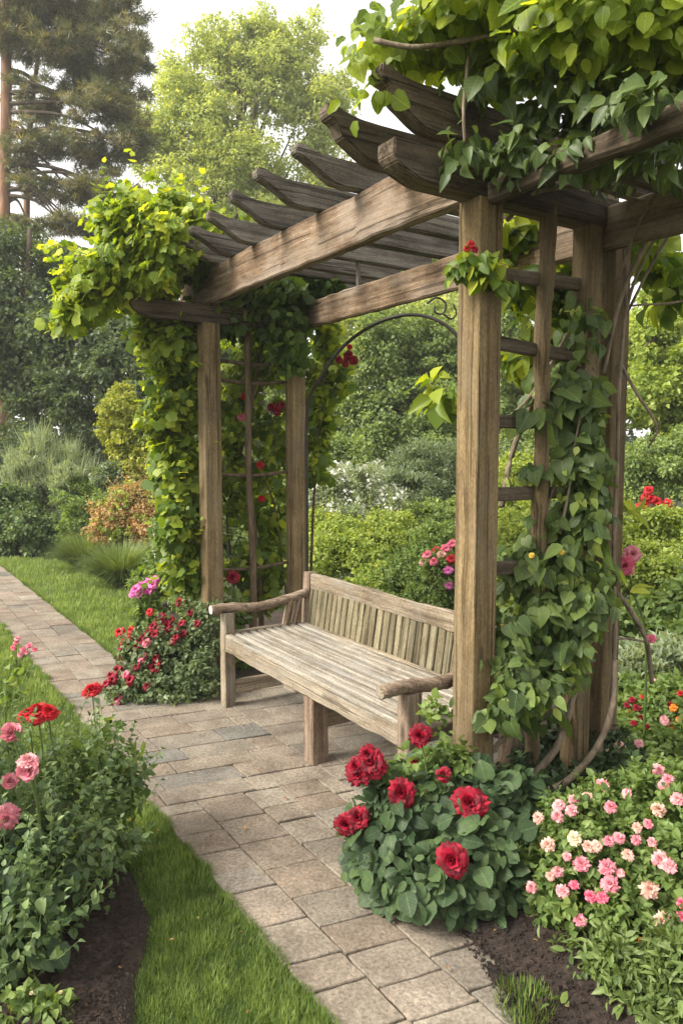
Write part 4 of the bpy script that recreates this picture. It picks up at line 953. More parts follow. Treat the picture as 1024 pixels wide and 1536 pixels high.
shrub('green_bush', 'fine leaved darker green bush behind the middle of the bench', 'bush', bs(610, 7.6), [(610, 870, 46, 42, 7.5, .33), (650, 830, 42, 42, 7.8, .33), (650, 900, 50, 40, 7.2, .33), (570, 905, 50, 30, 7.2, .3), (720, 850, 60, 50, 7.6, .4)], 'L_small', 640, 30, .08, .045, T_FOLD, inner=.5, sh=130, shl=.24)
t, lb, c = shrub('pink_flower_bush', 'bush with coral pink flower heads left of the front post', 'bush', bs(660, 6.8), [(660, 850, 30, 30, 6.8, .2), (690, 880, 34, 40, 6.7, .22)], 'L_small', 140, 26, .07, .045, T_FOLD, inner=.6)
for i, (px, py, m_) in enumerate([(640, 832, 'hotpink'), (655, 826, 'scarlet'), (668, 822, 'hotpink'), (676, 838, 'scarlet'), (650, 842, 'hotpink'), (672, 855, 'magenta'), (672, 878, 'magenta'), (662, 832, 'salmon'), (678, 815, 'hotpink'), (636, 842, 'pink'), (690, 835, 'scarlet')]):
    place_flower('flower', fmesh('small', i % 3, M[m_]), M[m_], t, surf(px, py, lb, .02), .045, (-.4, -.7, .8))
shrub('bright_bush', 'light green bush seen through the lower trellis', 'bush', bs(800, 6.6), [(790, 800, 60, 60, 6.8, .4), (840, 860, 60, 60, 6.4, .38), (780, 900, 50, 60, 6.2, .34), (870, 790, 50, 60, 6.8, .35), (770, 720, 40, 50, 7.4, .35)], 'L_bright', 620, 30, .085, .05, T_FOLD, inner=.5, sh=110, shl=.26)
shrub('low_bush', 'low green bush on the ground behind the trellis foot', 'bush', bs(800, 5.2), [(780, 960, 50, 50, 5.4, .26), (830, 990, 60, 50, 5.2, .28), (890, 960, 50, 60, 5.3, .26), (810, 1050, 70, 40, 4.9, .28)], 'L_small', 380, 28, .07, .045, T_MED, inner=.6)
# ---- right edge
shrub('round_bush', 'pale rounded bush below the light green tree at right', 'bush', bs(990, 9.5), [(985, 690, 56, 44, 9.5, .45), (1040, 680, 50, 50, 9.4, .45), (950, 720, 40, 36, 9.4, .35)], 'L_mid', 420, 32, .1, .06, T_FOLD, inner=.65)
t, lb, c = shrub('bright_bush', 'large lime green bush behind the hanging red rose at right', 'bush', bs(985, 6.8), [(975, 800, 50, 44, 6.9, .34), (1030, 800, 50, 50, 6.8, .34), (950, 850, 44, 44, 6.6, .3), (1000, 860, 60, 50, 6.4, .34)], 'L_bright', 560, 30, .085, .05, T_FOLD, inner=.5, sh=110, shl=.26)
for i, (px, py) in enumerate([(972, 735), (968, 745), (976, 748), (966, 757), (985, 752), (1000, 755), (958, 762)]):
    p = P(px, py, 6.8); place_flower('flower', fmesh('small', i % 3, M['scarlet']), M['scarlet'], t, p, .045, (-.4, -.7, .6))
tubes('flower_stem', t, M['greenstem'], [([P(971, 740, 6.8), P(975, 790, 6.85), P(978, 830, 6.9)], .006, .006), ([P(985, 752, 6.8), P(985, 790, 6.85), P(984, 830, 6.9)], .006, .006)], 5)
shrub('leafy_bush', 'dark broad leaved bush low at the right edge', 'bush', bs(990, 5.6), [(985, 930, 55, 45, 5.6, .28), (1040, 910, 50, 50, 5.5, .28), (950, 960, 40, 36, 5.4, .22), (1010, 985, 60, 40, 5.2, .28)], 'L_small', 330, 26, .08, .075, T_OV, inner=.6)
t, lb, c = shrub('lavender_clump', 'grey green feathery clump behind the trellis corner', 'plant', bs(960, 4.9), [(960, 1000, 40, 34, 4.9, .18), (1005, 990, 40, 34, 4.9, .18)], 'L_willow', 160, 30, .07, .06, T_LONG, hang=-1.0, inner=.4)
t, lb, c = shrub('red_flower_bush', 'low bush with loose red flowers at the right edge', 'bush', bs(985, 4.0), [(975, 1070, 50, 50, 4.1, .22), (1030, 1060, 50, 56, 4.0, .22), (940, 1110, 40, 40, 3.9, .18), (1000, 1120, 60, 40, 3.8, .2), (930, 1050, 34, 36, 4.3, .16)], 'L_small', 460, 28, .06, .038, T_FOLD, inner=.6)
for i, (px, py, m_, r_) in enumerate([(948, 1050, 'red', .02), (955, 1062, 'red', .022), (945, 1070, 'scarlet', .018), (960, 1075, 'red', .018), (940, 1058, 'red', .018), (1010, 1062, 'orange', .022), (1004, 1056, 'scarlet', .016), (1008, 1088, 'scarlet', .024), (1018, 1080, 'orange', .018), (985, 1020, 'palepink', .016), (970, 1090, 'red', .016), (950, 1085, 'red', .018), (935, 1048, 'red', .018), (1020, 1040, 'scarlet', .018), (965, 1045, 'scarlet', .016)]):
    place_flower('flower', fmesh('small', i % 3, M[m_]), M[m_], t, surf(px, py, lb, .015), r_, (-.3, -.7, .8))

for (px, py, rx, ry, d, mt, lab) in [(1170, 850, 80, 70, 6.2, 'L_bright', 'light green bush beyond the right edge of the path garden'), (1150, 1060, 80, 70, 4.2, 'L_small', 'low green bush in the bed off to the right'), (1330, 800, 130, 90, 8, 'L_mid', 'broad green bush far off to the right'), (1560, 760, 180, 120, 10, 'L_mid', 'tall green bush at the far right of the garden')]:
    shrub('bush', lab, 'bush', bs(px, d), [(px, py, rx, ry, d, rx * d / FPX * .8), (px + rx * .5, py + ry * .4, rx * .7, ry * .8, d - .2)], mt, 260, 28, .11, .07, T_FOLD, inner=.6)
# ---- dense bush at the far left post
t, lb, c = shrub('red_flower_bush', 'dense low bush dotted with small red flowers at the left front post', 'bush', G(262, 1035)[:2],
     [(255, 985, 60, 58, 4.95, .27), (290, 950, 40, 45, 5.05, .2), (208, 1015, 38, 36, 4.8, .18), (300, 1022, 34, 38, 4.75, .16), (250, 1035, 60, 28, 4.72, .16), (215, 970, 28, 28, 4.9, .15), (190, 1035, 26, 20, 4.7, .11)], 'L_grey', 620, 26, .05, .030, T_MED, inner=.65, sh=110, shl=.13)
rf = [(179, 948, 1), (196, 945, 1), (224, 918, 1), (188, 960, 1), (215, 955, 0), (229, 939, 0), (245, 933, 0), (256, 930, 0), (263, 957, 0), (269, 903, 0), (285, 919, 0), (233, 987, 0), (231, 1002, 0), (204, 971, 0), (183, 984, 0), (195, 1020, 0), (166, 1013, 0), (159, 1025, 0), (174, 1050, 2), (182, 971, 0), (220, 1029, 0), (250, 940, 0), (238, 945, 0), (222, 948, 0), (210, 962, 0), (236, 994, 0), (226, 996, 0), (168, 1020, 0), (262, 945, 0), (272, 935, 0), (240, 926, 0), (205, 1000, 0), (188, 1012, 2), (176, 1005, 0), (275, 950, 0), (219, 964, 2), (232, 952, 0), (258, 962, 0), (295, 935, 0), (213, 985, 2)]
for i, (px, py, k) in enumerate(rf):
    m_ = ['red', 'scarlet', 'hotpink'][k]; p = surf(px, py, lb, .02); place_flower('flower', fmesh('small', i % 3, M[m_]), M[m_], t, p, .029 if i % 3 else .038, (-.5, -.6, .8))
runs = []
for px, py in ((179, 948), (196, 945), (224, 918), (188, 960), (269, 903), (183, 984), (166, 1013)):
    p = surf(px, py, lb, .02); q = p + Vector((.08, .12, -.16)); q.z = max(q.z, .05); runs.append(([p, p.lerp(q, .5) + Vector((0, 0, .01)), q], .003, .003))
tubes('flower_stem', t, M['greenstem'], runs, 4)
t = thing('phlox', Vector((*bs(218, 5.6), 0)), 'tall stem topped with magenta pink flowers beside the lime vine', 'flower')
runs = []
for i, (px, py) in enumerate([(203, 884), (212, 878), (222, 873), (229, 877), (208, 890), (218, 884), (232, 869), (200, 890), (226, 884)]):
    p = P(px, py, 5.5 + .02 * (i % 3)); place_flower('flower', fmesh('small', i % 3, M['magenta']), M['magenta'], t, p, .038, (-.3, -.6, .8)); runs.append((spline([p, P(222, 930, 5.55), Vector((*bs(220, 5.6), 0))], 8), .004, .006))
tubes('stem', t, M['greenstem'], runs, 5)
foliage('foliage', t, M['L_small'], px_lobes([(222, 925, 18, 36, 5.6, .09)]), 40, 14, .06, .05, T_OV)

# ---- lime vine at the far end
vine = thing('climbing_vine', UV(2.9, -.05), 'lime green lobed vine smothering the far left end of the pergola', 'vine')
V1 = px_lobes([(232, 365, 76, 44, 5.15, .38), (168, 400, 46, 38, 5.0, .30), (122, 440, 30, 38, 4.95, .2), (285, 335, 45, 34, 5.3, .3), (190, 340, 38, 30, 5.1, .25), (205, 425, 60, 28, 5.1, .3), (98, 480, 18, 16, 4.95, .1), (255, 320, 50, 20, 5.3, .25)])
V2 = px_lobes([(268, 520, 30, 60, 5.5, .26), (262, 610, 32, 66, 5.5, .26), (268, 700, 28, 66, 5.55, .24), (276, 780, 26, 60, 5.5, .22), (284, 850, 28, 46, 5.5, .22), (240, 500, 32, 36, 5.4, .2)])
V3 = px_lobes([(385, 540, 55, 40, 5.95, .2, .6), (350, 620, 30, 60, 5.9, .2, .8), (405, 650, 30, 60, 6.0, .2, .6), (350, 720, 30, 60, 5.9, .2, .7), (400, 760, 36, 70, 6.0, .2, .6), (380, 860, 50, 60, 5.9, .25, .9), (480, 500, 24, 60, 6.1, .2), (478, 600, 22, 60, 6.1, .2), (470, 690, 20, 40, 6.1, .18), (500, 560, 16, 40, 6.15, .15)])
V4 = px_lobes([(390, 440, 70, 26, 5.6, .28), (420, 490, 36, 36, 5.55, .2), (340, 470, 40, 24, 5.5, .2), (470, 425, 40, 22, 5.7, .2), (435, 530, 20, 28, 5.5, .12), (300, 400, 30, 30, 5.3, .2)])
kw = dict(hang=.75, up=.35, nb=(-.5, -.35, 0))
shoots('foliage', vine, M['L_lime'], M['greenstem'], V1 + V2, 110, .28, .065, T_LOBE, 8, .1)
foliage('foliage', vine, M['L_lime'], rough(V1, 6), 520, 17, .12, .060, T_LOBE, inner=.5, **kw)
foliage('foliage', vine, M['L_vine'], rough(V2, 5), 470, 16, .11, .062, T_LOBE, inner=.5, **kw)
foliage('foliage', vine, M['L_vine'], V3, 400, 13, .10, .058, T_LOBE, inner=.3, **kw)
foliage('foliage', vine, M['L_vinedark'], rough(V4, 3), 260, 15, .10, .062, T_LOBE, inner=.4, **kw)
runs = []
def vl(pts, r0, r1, d=5.6): runs.append((spline([P(*p) if len(p) == 3 else P(p[0], p[1], d) for p in pts], 26), r0, r1))
vl([(392, 1010), (390, 880), (378, 760), (372, 660), (384, 560), (400, 470), (380, 430)], .022, .010, 5.75)
vl([(345, 1020), (350, 880), (340, 770), (362, 690), (352, 600), (375, 520), (350, 450)], .014, .006, 5.85)
vl([(440, 960), (425, 860), (412, 760), (385, 700), (350, 640)], .012, .005, 5.9)
vl([(300, 1000), (285, 850), (262, 700), (250, 560), (240, 440), (200, 380)], .02, .006, 5.6)
vl([(380, 600), (400, 560), (420, 545), (440, 500)], .010, .005, 5.8)
vl([(330, 700), (360, 680), (372, 650), (410, 630)], .008, .004, 5.8)
vl([(465, 900), (470, 760), (480, 620), (490, 500), (470, 420)], .012, .005, 6.0)
vl([(300, 360), (220, 350), (150, 400), (100, 470)], .008, .003, 5.1)
tubes('stem', vine, M['stem'], runs, 6, wob=.2)
for i, (px, py, r_) in enumerate([(362, 625, .03), (408, 610, .034), (416, 617, .03), (432, 614, .026), (422, 607, .028), (390, 697, .028), (508, 539, .028), (522, 533, .036), (530, 540, .032), (518, 545, .026), (366, 594, .026), (392, 748, .026), (524, 520, .02)]):
    m_ = 'scarlet' if i in (5, 10, 11, 12) else 'hotpink' if i == 0 else 'red'
    place_flower('flower', fmesh('small', i % 3, M[m_]), M[m_], vine, P(px, py, 5.72), r_ * 1.1, (-.2, -1, .3))
t = thing('red_rose_plant', Vector((*bs(352, 5.5), 0)), 'slender plant with one deep red rose behind the left bench arm', 'rose')
place_flower('rose_flower', fmesh('rose', 1, M['red']), M['red'], t, P(349, 866, 5.35), .045, (-.2, -1, .5))
tubes('stem', t, M['greenstem'], [(spline([P(349, 870, 5.37), P(353, 930, 5.4), Vector((*bs(352, 5.5), 0))], 8), .004, .006)], 5)
foliage('foliage', t, M['L_small'], px_lobes([(355, 930, 22, 34, 5.45, .1), (372, 980, 24, 30, 5.4, .1)]), 50, 14, .06, .06, T_OV)

# ---- vine over the near end of the roof
top = thing('climbing_vine', UV(-.05, .95), 'broad leaved vine heaped over the pergola roof at upper right', 'vine')
W1 = px_lobes([(582, 62, 34, 18, 2.95, .14), (635, 45, 44, 24, 2.95, .2), (700, 45, 50, 30, 3.0, .25), (770, 60, 70, 46, 2.95, .28), (850, 50, 80, 62, 2.6, .3), (940, 50, 80, 62, 2.55, .3), (1020, 60, 70, 66, 2.5, .28), (760, -20, 120, 50, 2.8, .4), (900, -30, 140, 60, 2.8, .4), (700, 20, 70, 30, 2.8, .3), (550, 92, 14, 14, 2.85, .06), (536, 52, 14, 10, 2.85, .05), (560, 128, 10, 16, 2.85, .05)])
W2 = px_lobes([(735, 120, 40, 30, 2.85, .15), (830, 130, 60, 34, 2.8, .2), (775, 235, 34, 26, 2.85, .12), (690, 215, 20, 20, 2.75, .06), (910, 210, 60, 30, 2.8, .2), (980, 170, 50, 50, 2.7, .2), (900, 260, 46, 24, 3.2, .15), (860, 200, 40, 30, 3.0, .15), (1000, 250, 40, 30, 3.0, .15, .7), (940, 140, 60, 30, 2.75, .2), (985, 150, 42, 24, 2.32, .08), (925, 175, 34, 22, 2.5, .08), (865, 225, 30, 18, 2.65, .07), (1010, 215, 30, 20, 2.5, .1)])
kt = dict(hang=.9, up=.25, nb=(-.35, -.65, .1))
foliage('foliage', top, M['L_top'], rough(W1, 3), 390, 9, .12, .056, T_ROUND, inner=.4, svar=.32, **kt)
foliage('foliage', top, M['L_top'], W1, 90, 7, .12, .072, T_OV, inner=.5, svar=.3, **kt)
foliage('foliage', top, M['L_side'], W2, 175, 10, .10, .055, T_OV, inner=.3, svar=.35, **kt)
W3 = px_lobes([(790, 400, 40, 60, 3.9, .2, .8), (860, 420, 40, 60, 4.0, .2, .8), (800, 520, 40, 60, 3.9, .2), (860, 560, 30, 60, 3.9, .2), (960, 350, 40, 50, 3.7, .2, .7), (1000, 420, 40, 40, 3.8, .2, .5), (665, 590, 20, 20, 3.7, .09, 1.6), (770, 330, 20, 30, 3.8, .12)])
foliage('foliage', top, M['L_vine'], W3, 170, 10, .10, .085, T_OV, inner=.2, **kw)
runs = []
def vs(pts, r0, r1, n=26): runs.append((spline([P(*p) for p in pts], n), r0, r1))
vs([(1060, 60, 2.9), (990, 150, 3.0), (960, 260, 3.15), (940, 330, 3.3), (938, 460, 3.4)], .013, .009)
vs([(1060, 200, 3.1), (1010, 280, 3.2), (965, 370, 3.3), (930, 450, 3.35), (905, 560, 3.35)], .015, .008)
vs([(1060, 260, 3.2), (1015, 330, 3.3), (975, 400, 3.4), (940, 470, 3.45)], .010, .006)
vs([(1050, 150, 3.0), (1005, 255, 3.1), (960, 330, 3.2), (925, 420, 3.3)], .008, .006)
vs([(1060, 445, 3.6), (1000, 455, 3.55), (950, 458, 3.5), (905, 470, 3.45)], .006, .004)
vs([(930, 545, 3.4), (955, 590, 3.35), (985, 640, 3.35), (972, 672, 3.4)], .009, .004)
vs([(706, 30, 2.95), (700, 110, 2.8), (695, 160, 2.75), (697, 215, 2.75)], .008, .006)
vs([(560, 60, 2.75), (620, 70, 2.75), (700, 60, 2.75), (800, 40, 2.7), (900, 60, 2.6), (1020, 30, 2.55)], .010, .008)
vs([(770, 260, 2.9), (850, 215, 2.9), (930, 170, 2.85), (1040, 120, 2.8)], .012, .010)
vs([(760, 330, 3.2), (800, 290, 3.1), (880, 280, 3.1), (960, 300, 3.2), (1050, 290, 3.2)], .010, .008)
tubes('stem', top, M['palestem'], runs, 7, wob=.2)

# ---- vine climbing the near trellis
sv = thing('trellis_vine', Vector((*bs(850, 3.35), 0)), 'heart leaved vine with woody looping stems climbing the near trellis', 'vine')
S1 = px_lobes([(872, 500, 22, 50, 3.35, .1, .7), (845, 590, 44, 36, 3.3, .12), (790, 610, 24, 24, 3.2, .1, .6), (870, 620, 26, 50, 3.3, .1), (865, 690, 36, 50, 3.25, .12), (790, 710, 34, 20, 3.2, .08, .7), (875, 780, 30, 60, 3.25, .1), (830, 830, 50, 50, 3.2, .14), (850, 910, 50, 50, 3.2, .14), (800, 930, 40, 40, 3.15, .1), (840, 980, 44, 30, 3.15, .12), (762, 960, 18, 30, 3.05, .06), (772, 1020, 34, 40, 3.0, .09), (738, 1000, 8, 24, 2.95, .04), (800, 1040, 40, 36, 3.0, .1), (895, 880, 18, 26, 3.2, .06), (780, 860, 30, 40, 3.2, .1), (755, 1060, 22, 24, 2.9, .06)])
ks = dict(hang=1.1, up=.15, nb=(-.35, -.45, .15), outw=.5)
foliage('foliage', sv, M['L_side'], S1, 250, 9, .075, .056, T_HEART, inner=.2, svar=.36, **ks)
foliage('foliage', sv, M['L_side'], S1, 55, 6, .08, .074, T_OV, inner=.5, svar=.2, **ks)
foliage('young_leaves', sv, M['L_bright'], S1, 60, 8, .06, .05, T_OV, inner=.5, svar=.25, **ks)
S2 = px_lobes([(725, 395, 34, 20, 2.92, .05), (745, 420, 18, 26, 2.92, .04), (700, 400, 16, 14, 2.92, .04)])
foliage('sprig', sv, M['L_vine'], S2, 20, 9, .045, .048, T_OV, inner=.2, svar=.25, hang=.9, up=.2, nb=(-.4, -.9, .2))
runs = []
vs([(905, 1210, 3.1), (900, 1120, 3.15), (915, 1060, 3.15), (922, 960, 3.2), (920, 820, 3.25), (925, 700, 3.3), (930, 560, 3.35), (945, 440, 3.4), (1000, 320, 3.3)], .012, .007, 40)
vs([(770, 1212, 2.95), (800, 1195, 2.95), (850, 1172, 3.0), (895, 1120, 3.05), (918, 1060, 3.1), (922, 990, 3.15)], .017, .012)
vs([(790, 1175, 3.1), (835, 1120, 3.1), (858, 1050, 3.15), (875, 985, 3.2), (895, 900, 3.25)], .017, .011)
vs([(735, 1130, 3.1), (770, 1085, 3.15), (800, 1010, 3.2), (845, 920, 3.2)], .012, .006)
vs([(925, 890, 3.3), (948, 920, 3.35), (970, 965, 3.4), (977, 1025, 3.45)], .012, .010)
vs([(922, 958, 3.3), (942, 958, 3.35), (966, 963, 3.4)], .006, .005)
vs([(840, 800, 3.2), (852, 740, 3.2), (858, 690, 3.2), (870, 620, 3.2), (880, 540, 3.3)], .007, .004)
vs([(752, 760, 3.2), (765, 690, 3.25), (790, 620, 3.3), (820, 560, 3.3), (850, 500, 3.35)], .014, .007)
vs([(745, 640, 3.3), (790, 600, 3.3), (830, 540, 3.3), (880, 500, 3.35)], .008, .005)
vs([(780, 1100, 3.1), (790, 1000, 3.15), (805, 850, 3.2), (830, 730, 3.25), (880, 640, 3.3)], .010, .006)
tubes('stem', sv, M['palestem'], runs, 8, wob=.25)
for i, (px, py, m_, r_) in enumerate([(706, 366, 'scarlet', .013), (700, 372, 'scarlet', .011), (712, 374, 'red', .010)]):
    place_flower('flower', fmesh('small', i, M[m_]), M[m_], sv, P(px, py, 2.9), r_ * 1.3, (-.3, -1, .4))
for i, (px, py) in enumerate([(797, 833), (752, 940), (842, 828)]):
    place_flower('flower', fmesh('small', i % 3, M['yellow']), M['yellow'], sv, P(px, py, 3.05), .012, (-.3, -1, .4))
t = thing('climbing_rose', Vector((*bs(978, 3.8), 0)), 'red and coral rose blooms hanging beside the rear trellis post', 'rose')
place_flower('rose_flower', fmesh('rose', 0, M['hotpink']), M['hotpink'], t, P(937, 848, 3.5), .045, (-.3, -1, .1), 'deep crimson pink bloom')
place_flower('rose_flower', fmesh('rose', 2, M['pink']), M['pink'], t, P(948, 831, 3.53), .036, (.1, -1, .3), 'paler coral bloom above')
place_flower('rose_flower', fmesh('small', 2, M['hotpink']), M['hotpink'], t, P(977, 958, 3.6), .025, (.1, -1, .3))
tubes('stem', t, M['greenstem'], [(spline([P(940, 845, 3.53), P(950, 890, 3.6), P(968, 960, 3.7), Vector((*bs(978, 3.8), 0))], 14), .005, .008)], 6)
foliage('foliage', t, M['L_bright'], px_lobes([(934, 770, 8, 20, 3.5, .04), (935, 880, 14, 10, 3.5, .04)]), 4, 4, .04, .09, T_OV, hang=-.5)

# ---- red rose bush in front of the near post
RB = [(640, 1300, 100, 105, 2.62, .25), (715, 1270, 68, 105, 2.72, .22), (590, 1240, 52, 75, 2.72, .18), (700, 1375, 75, 60, 2.52, .16), (620, 1370, 60, 50, 2.6, .14), (665, 1200, 70, 60, 2.8, .18), (575, 1310, 50, 60, 2.72, .14), (745, 1330, 50, 80, 2.62, .16), (770, 1210, 40, 50, 2.85, .12)]
t, lb, c = shrub('rose_bush', 'dark leaved rose bush with crimson roses at the foot of the near post', 'rose bush', G(665, 1340)[:2], RB, 'L_rose', 620, 13, .07, .056, T_ROUND, svar=.28, inner=.7, ra=False, hang=.7, up=.35, nb=(-.35, -.5, .2), sr=.007)
foliage('young_leaves', t, M['L_small'], px_lobes([(655, 1080, 18, 36, 2.8, .06), (600, 1150, 40, 16, 2.75, .08), (665, 1140, 36, 18, 2.8, .08), (690, 1130, 20, 14, 2.8, .06), (640, 1180, 36, 12, 2.72, .08), (570, 1270, 12, 12, 2.6, .03)]), 62, 9, .05, .032, T_OV, hang=.1)
RF = [(537, 1160, 20), (556, 1142, 20), (564, 1152, 16), (533, 1150, 14), (630, 1103, 17), (602, 1189, 21), (704, 1204, 25), (678, 1290, 25), (518, 1236, 17), (537, 1227, 17), (665, 1162, 11), (639, 1143, 10), (621, 1142, 7), (641, 1200, 7), (551, 1130, 12)]
runs = []; rootp = Vector((*G(660, 1330)[:2], .02))
for i, (px, py, r_) in enumerate(RF):
    p = surf(px, py, lb, .045) if 12 > i > 4 else P(px, py, 2.68 if i < 4 or i == 14 else 2.78)
    if i in (8, 9): p = P(px, py, 2.6)
    if i == 4: p = P(px, py, 2.72)
    d = p.y; place_flower('rose_flower', fmesh('rose', i % 4, M['red']), M['red'], t, p, r_ * d / FPX * .92, (-.25 + random.uniform(-.25, .25), -1, .45 + random.uniform(-.15, .3)))
    m = p.lerp(rootp, .45) + Vector((0, .05, .06)); runs.append((spline([p + Vector((0, .02, -.01)), m, rootp], 10), .003, .006))
tubes('flower_stem', t, M['greenstem'], runs, 5)

# ---- pink flowered bush, lower right
PB = [(905, 1290, 110, 95, 2.6, .22), (985, 1240, 80, 80, 2.7, .22), (850, 1270, 66, 65, 2.6, .17), (1040, 1300, 80, 110, 2.45, .22), (960, 1370, 90, 60, 2.38, .18), (860, 1350, 60, 50, 2.45, .14), (1000, 1190, 60, 45, 2.85, .18), (910, 1210, 50, 35, 2.8, .14), (820, 1310, 34, 44, 2.5, .1)]
t, lb, c = shrub('pink_flower_bush', 'rounded bush covered in small pale pink flower heads at lower right', 'bush', G(930, 1400)[:2], PB, 'L_small', 900, 22, .042, .026, T_MED, inner=.7, ra=False, sh=160, shl=.08, up=.7, hang=.0, sr=.004)
PF = [(807, 1227, 's', 12), (836, 1224, 'p', 13), (838, 1208, 'p', 9), (857, 1216, 'p', 12), (860, 1200, 'p', 11), (822, 1267, 's', 14), (861, 1258, 'c', 14), (882, 1270, 's', 12), (894, 1269, 's', 9), (915, 1211, 'P', 13), (903, 1179, 'p', 14), (929, 1121, 's', 9), (953, 1139, 's', 11), (988, 1156, 'p', 15), (1002, 1169, 'P', 10), (995, 1179, 'P', 9), (1015, 1199, 'p', 13), (988, 1215, 's', 14), (955, 1242, 's', 10), (972, 1236, 'P', 8), (913, 1262, 'P', 12), (928, 1257, 'P', 9), (954, 1260, 'P', 10), (978, 1264, 'p', 10), (942, 1283, 's', 12), (872, 1297, 'P', 16), (910, 1301, 'P', 16), (836, 1308, 'p', 12), (825, 1315, 's', 10), (797, 1331, 'p', 12), (843, 1337, 'p', 13), (861, 1328, 'H', 10), (914, 1327, 'P', 18), (886, 1345, 'H', 12), (902, 1347, 'H', 12), (800, 1383, 'p', 18), (870, 1381, 'P', 13), (990, 1289, 'p', 17), (1003, 1299, 'p', 14), (973, 1335, 's', 18), (992, 1382, 's', 17), (1022, 1355, 'H', 10), (1022, 1375, 'H', 10), (966, 1415, 'y', 9), (996, 1080, 'p', 7), (958, 1115, 'p', 7), (880, 1195, 's', 8), (940, 1190, 'p', 8), (912, 1130, 'c', 7), (850, 1285, 'p', 7), (930, 1310, 'p', 7)]
mp = {'s': 'salmon', 'p': 'palepink', 'P': 'pink', 'H': 'hotpink', 'c': 'cream', 'y': 'orange'}
for i, (px, py, k, r_) in enumerate(PF):
    p = surf(px, py, lb, .03)
    if py < 1150: p = P(px, py, 3.2)
    m_ = M[mp[k]]
    if r_ > 9: place_flower('flower_head', fmesh('pom', i % 4, m_), m_, t, p, r_ * p.y / FPX * .78, (-.2 + random.uniform(-.3, .3), -.7, .9))
    else: place_flower('flower_head', fmesh('small', i % 3, m_), m_, t, p, r_ * p.y / FPX, (-.2, -.7, .9))
# ---- shade plants under and beside the pink bush
t, lb, c = shrub('herb_plant', 'low grassy green plants along the bottom right corner', 'plant', G(960, 1480)[:2], [(960, 1460, 90, 50, 2.15, .2), (890, 1430, 60, 50, 2.3, .16), (1030, 1470, 70, 60, 2.05, .2), (860, 1500, 50, 30, 2.15, .12), (1000, 1520, 80, 40, 1.98, .16), (835, 1450, 40, 26, 2.25, .1), (820, 1400, 26, 26, 2.4, .08), (820, 1510, 30, 20, 2.1, .08), (800, 1440, 26, 18, 2.3, .06), (770, 1455, 20, 12, 2.25, .05), (745, 1490, 22, 10, 2.15, .04), (840, 1525, 26, 16, 2.0, .06)], 'L_side', 520, 14, .05, .036, T_LONG, inner=.4, hang=-.4, up=.4)
foliage('broad_leaves', t, M['L_side'], lb, 260, 10, .05, .024, T_OV, inner=.5)
t = thing('grass_tuft', Vector((*G(785, 1515)[:2], 0)), 'small tuft of grass on bare soil right of the rose bush', 'grass tuft')
n = 500; b = np.array([*G(785, 1510)[:2], -.0]); th = rng.uniform(0, 6.28, n); rr = .085 * np.sqrt(rng.random(n)); pos = b + np.stack([np.cos(th) * rr, np.sin(th) * rr * 1.1, np.zeros(n)], 1); l = rng.uniform(.1, 1.0, n)
link('blades', leaf_mesh('blades', pos, np.stack([np.cos(th) * l, np.sin(th) * l, np.ones(n)], 1), np.stack([-np.cos(th), -np.sin(th), np.full(n, .4)], 1), rng.uniform(.02, .05, n), T_BLADE, rng.random(n), tuple(t.location)), M['grass'], t, t.location)
shrub('shade_plant', 'dark shaded foliage between rose bush and trellis foot', 'plant', G(860, 1200)[:2], [(840, 1200, 50, 36, 3.0, .14), (900, 1170, 50, 40, 3.1, .14), (790, 1150, 36, 30, 3.2, .12), (920, 1120, 40, 36, 3.4, .12), (850, 1110, 44, 24, 3.6, .14), (745, 1180, 30, 30, 3.0, .1)], 'L_rose', 240, 18, .05, .038, T_OV, inner=.4)

# ---- left foreground rose bed
LB = [(22, 1320, 80, 100, 2.35, .22), (30, 1420, 66, 46, 2.18, .14), (85, 1385, 40, 40, 2.35, .10), (100, 1260, 62, 75, 2.62, .2), (150, 1175, 34, 40, 2.85, .14), (60, 1185, 66, 40, 2.75, .18), (10, 1400, 70, 80, 2.15, .18), (188, 1185, 20, 40, 2.92, .08), (-30, 1200, 70, 100, 2.5, .2), (130, 1320, 50, 50, 2.45, .12), (170, 1260, 34, 44, 2.75, .1)]
t, lb, c = shrub('rose_bush', 'leafy rose bush with pink and red blooms in the left foreground bed', 'rose bush', G(70, 1400)[:2], LB, 'L_blue', 270, 11, .06, .031, T_OV, inner=.35, sh=230, shl=.25, up=.5, hang=.3, sr=.005)
foliage('lower_leaves', t, M['L_rose'], lb[:1] + lb[4:5] + lb[1:2] + lb[7:8], 110, 10, .06, .046, T_ROUND, inner=.8, up=.45, hang=.5, nb=(-.1, -.4, .2))  # shade low in the bush painted in with the darker rose leaf
foliage('young_leaves', t, M['L_small'], px_lobes([(150, 1120, 46, 32, 2.9, .14), (190, 1150, 24, 36, 2.95, .1), (100, 1130, 50, 26, 2.85, .14), (175, 1210, 34, 30, 2.85, .1)]), 55, 10, .05, .036, T_OV, up=.5)
runs = []; rp = Vector((*G(70, 1390)[:2], .02))
for i, (px, py, r_, m_, d, f) in enumerate([(18, 1100, 17, 'pink', 2.5, (.1, -.6, .6)), (43, 1155, 18, 'pink', 2.35, (.2, -.9, .5)), (42, 1142, 13, 'palepink', 2.36, (0, -.3, 1)), (14, 1173, 13, 'pink', 2.4, (.4, -.5, .5)), (8, 1226, 18, 'pink', 2.3, (.5, -1, .1))]):
    p = P(px, py, d); place_flower('rose_flower', fmesh('bud' if i in (0, 1, 3) else 'rose', i % 4, M[m_]), M[m_], t, p, r_ * d / FPX * 1.05, f, 'pink rose bloom'); runs.append((spline([p, p.lerp(rp, .4) + Vector((0, .03, .03)), rp], 10), .003, .006))
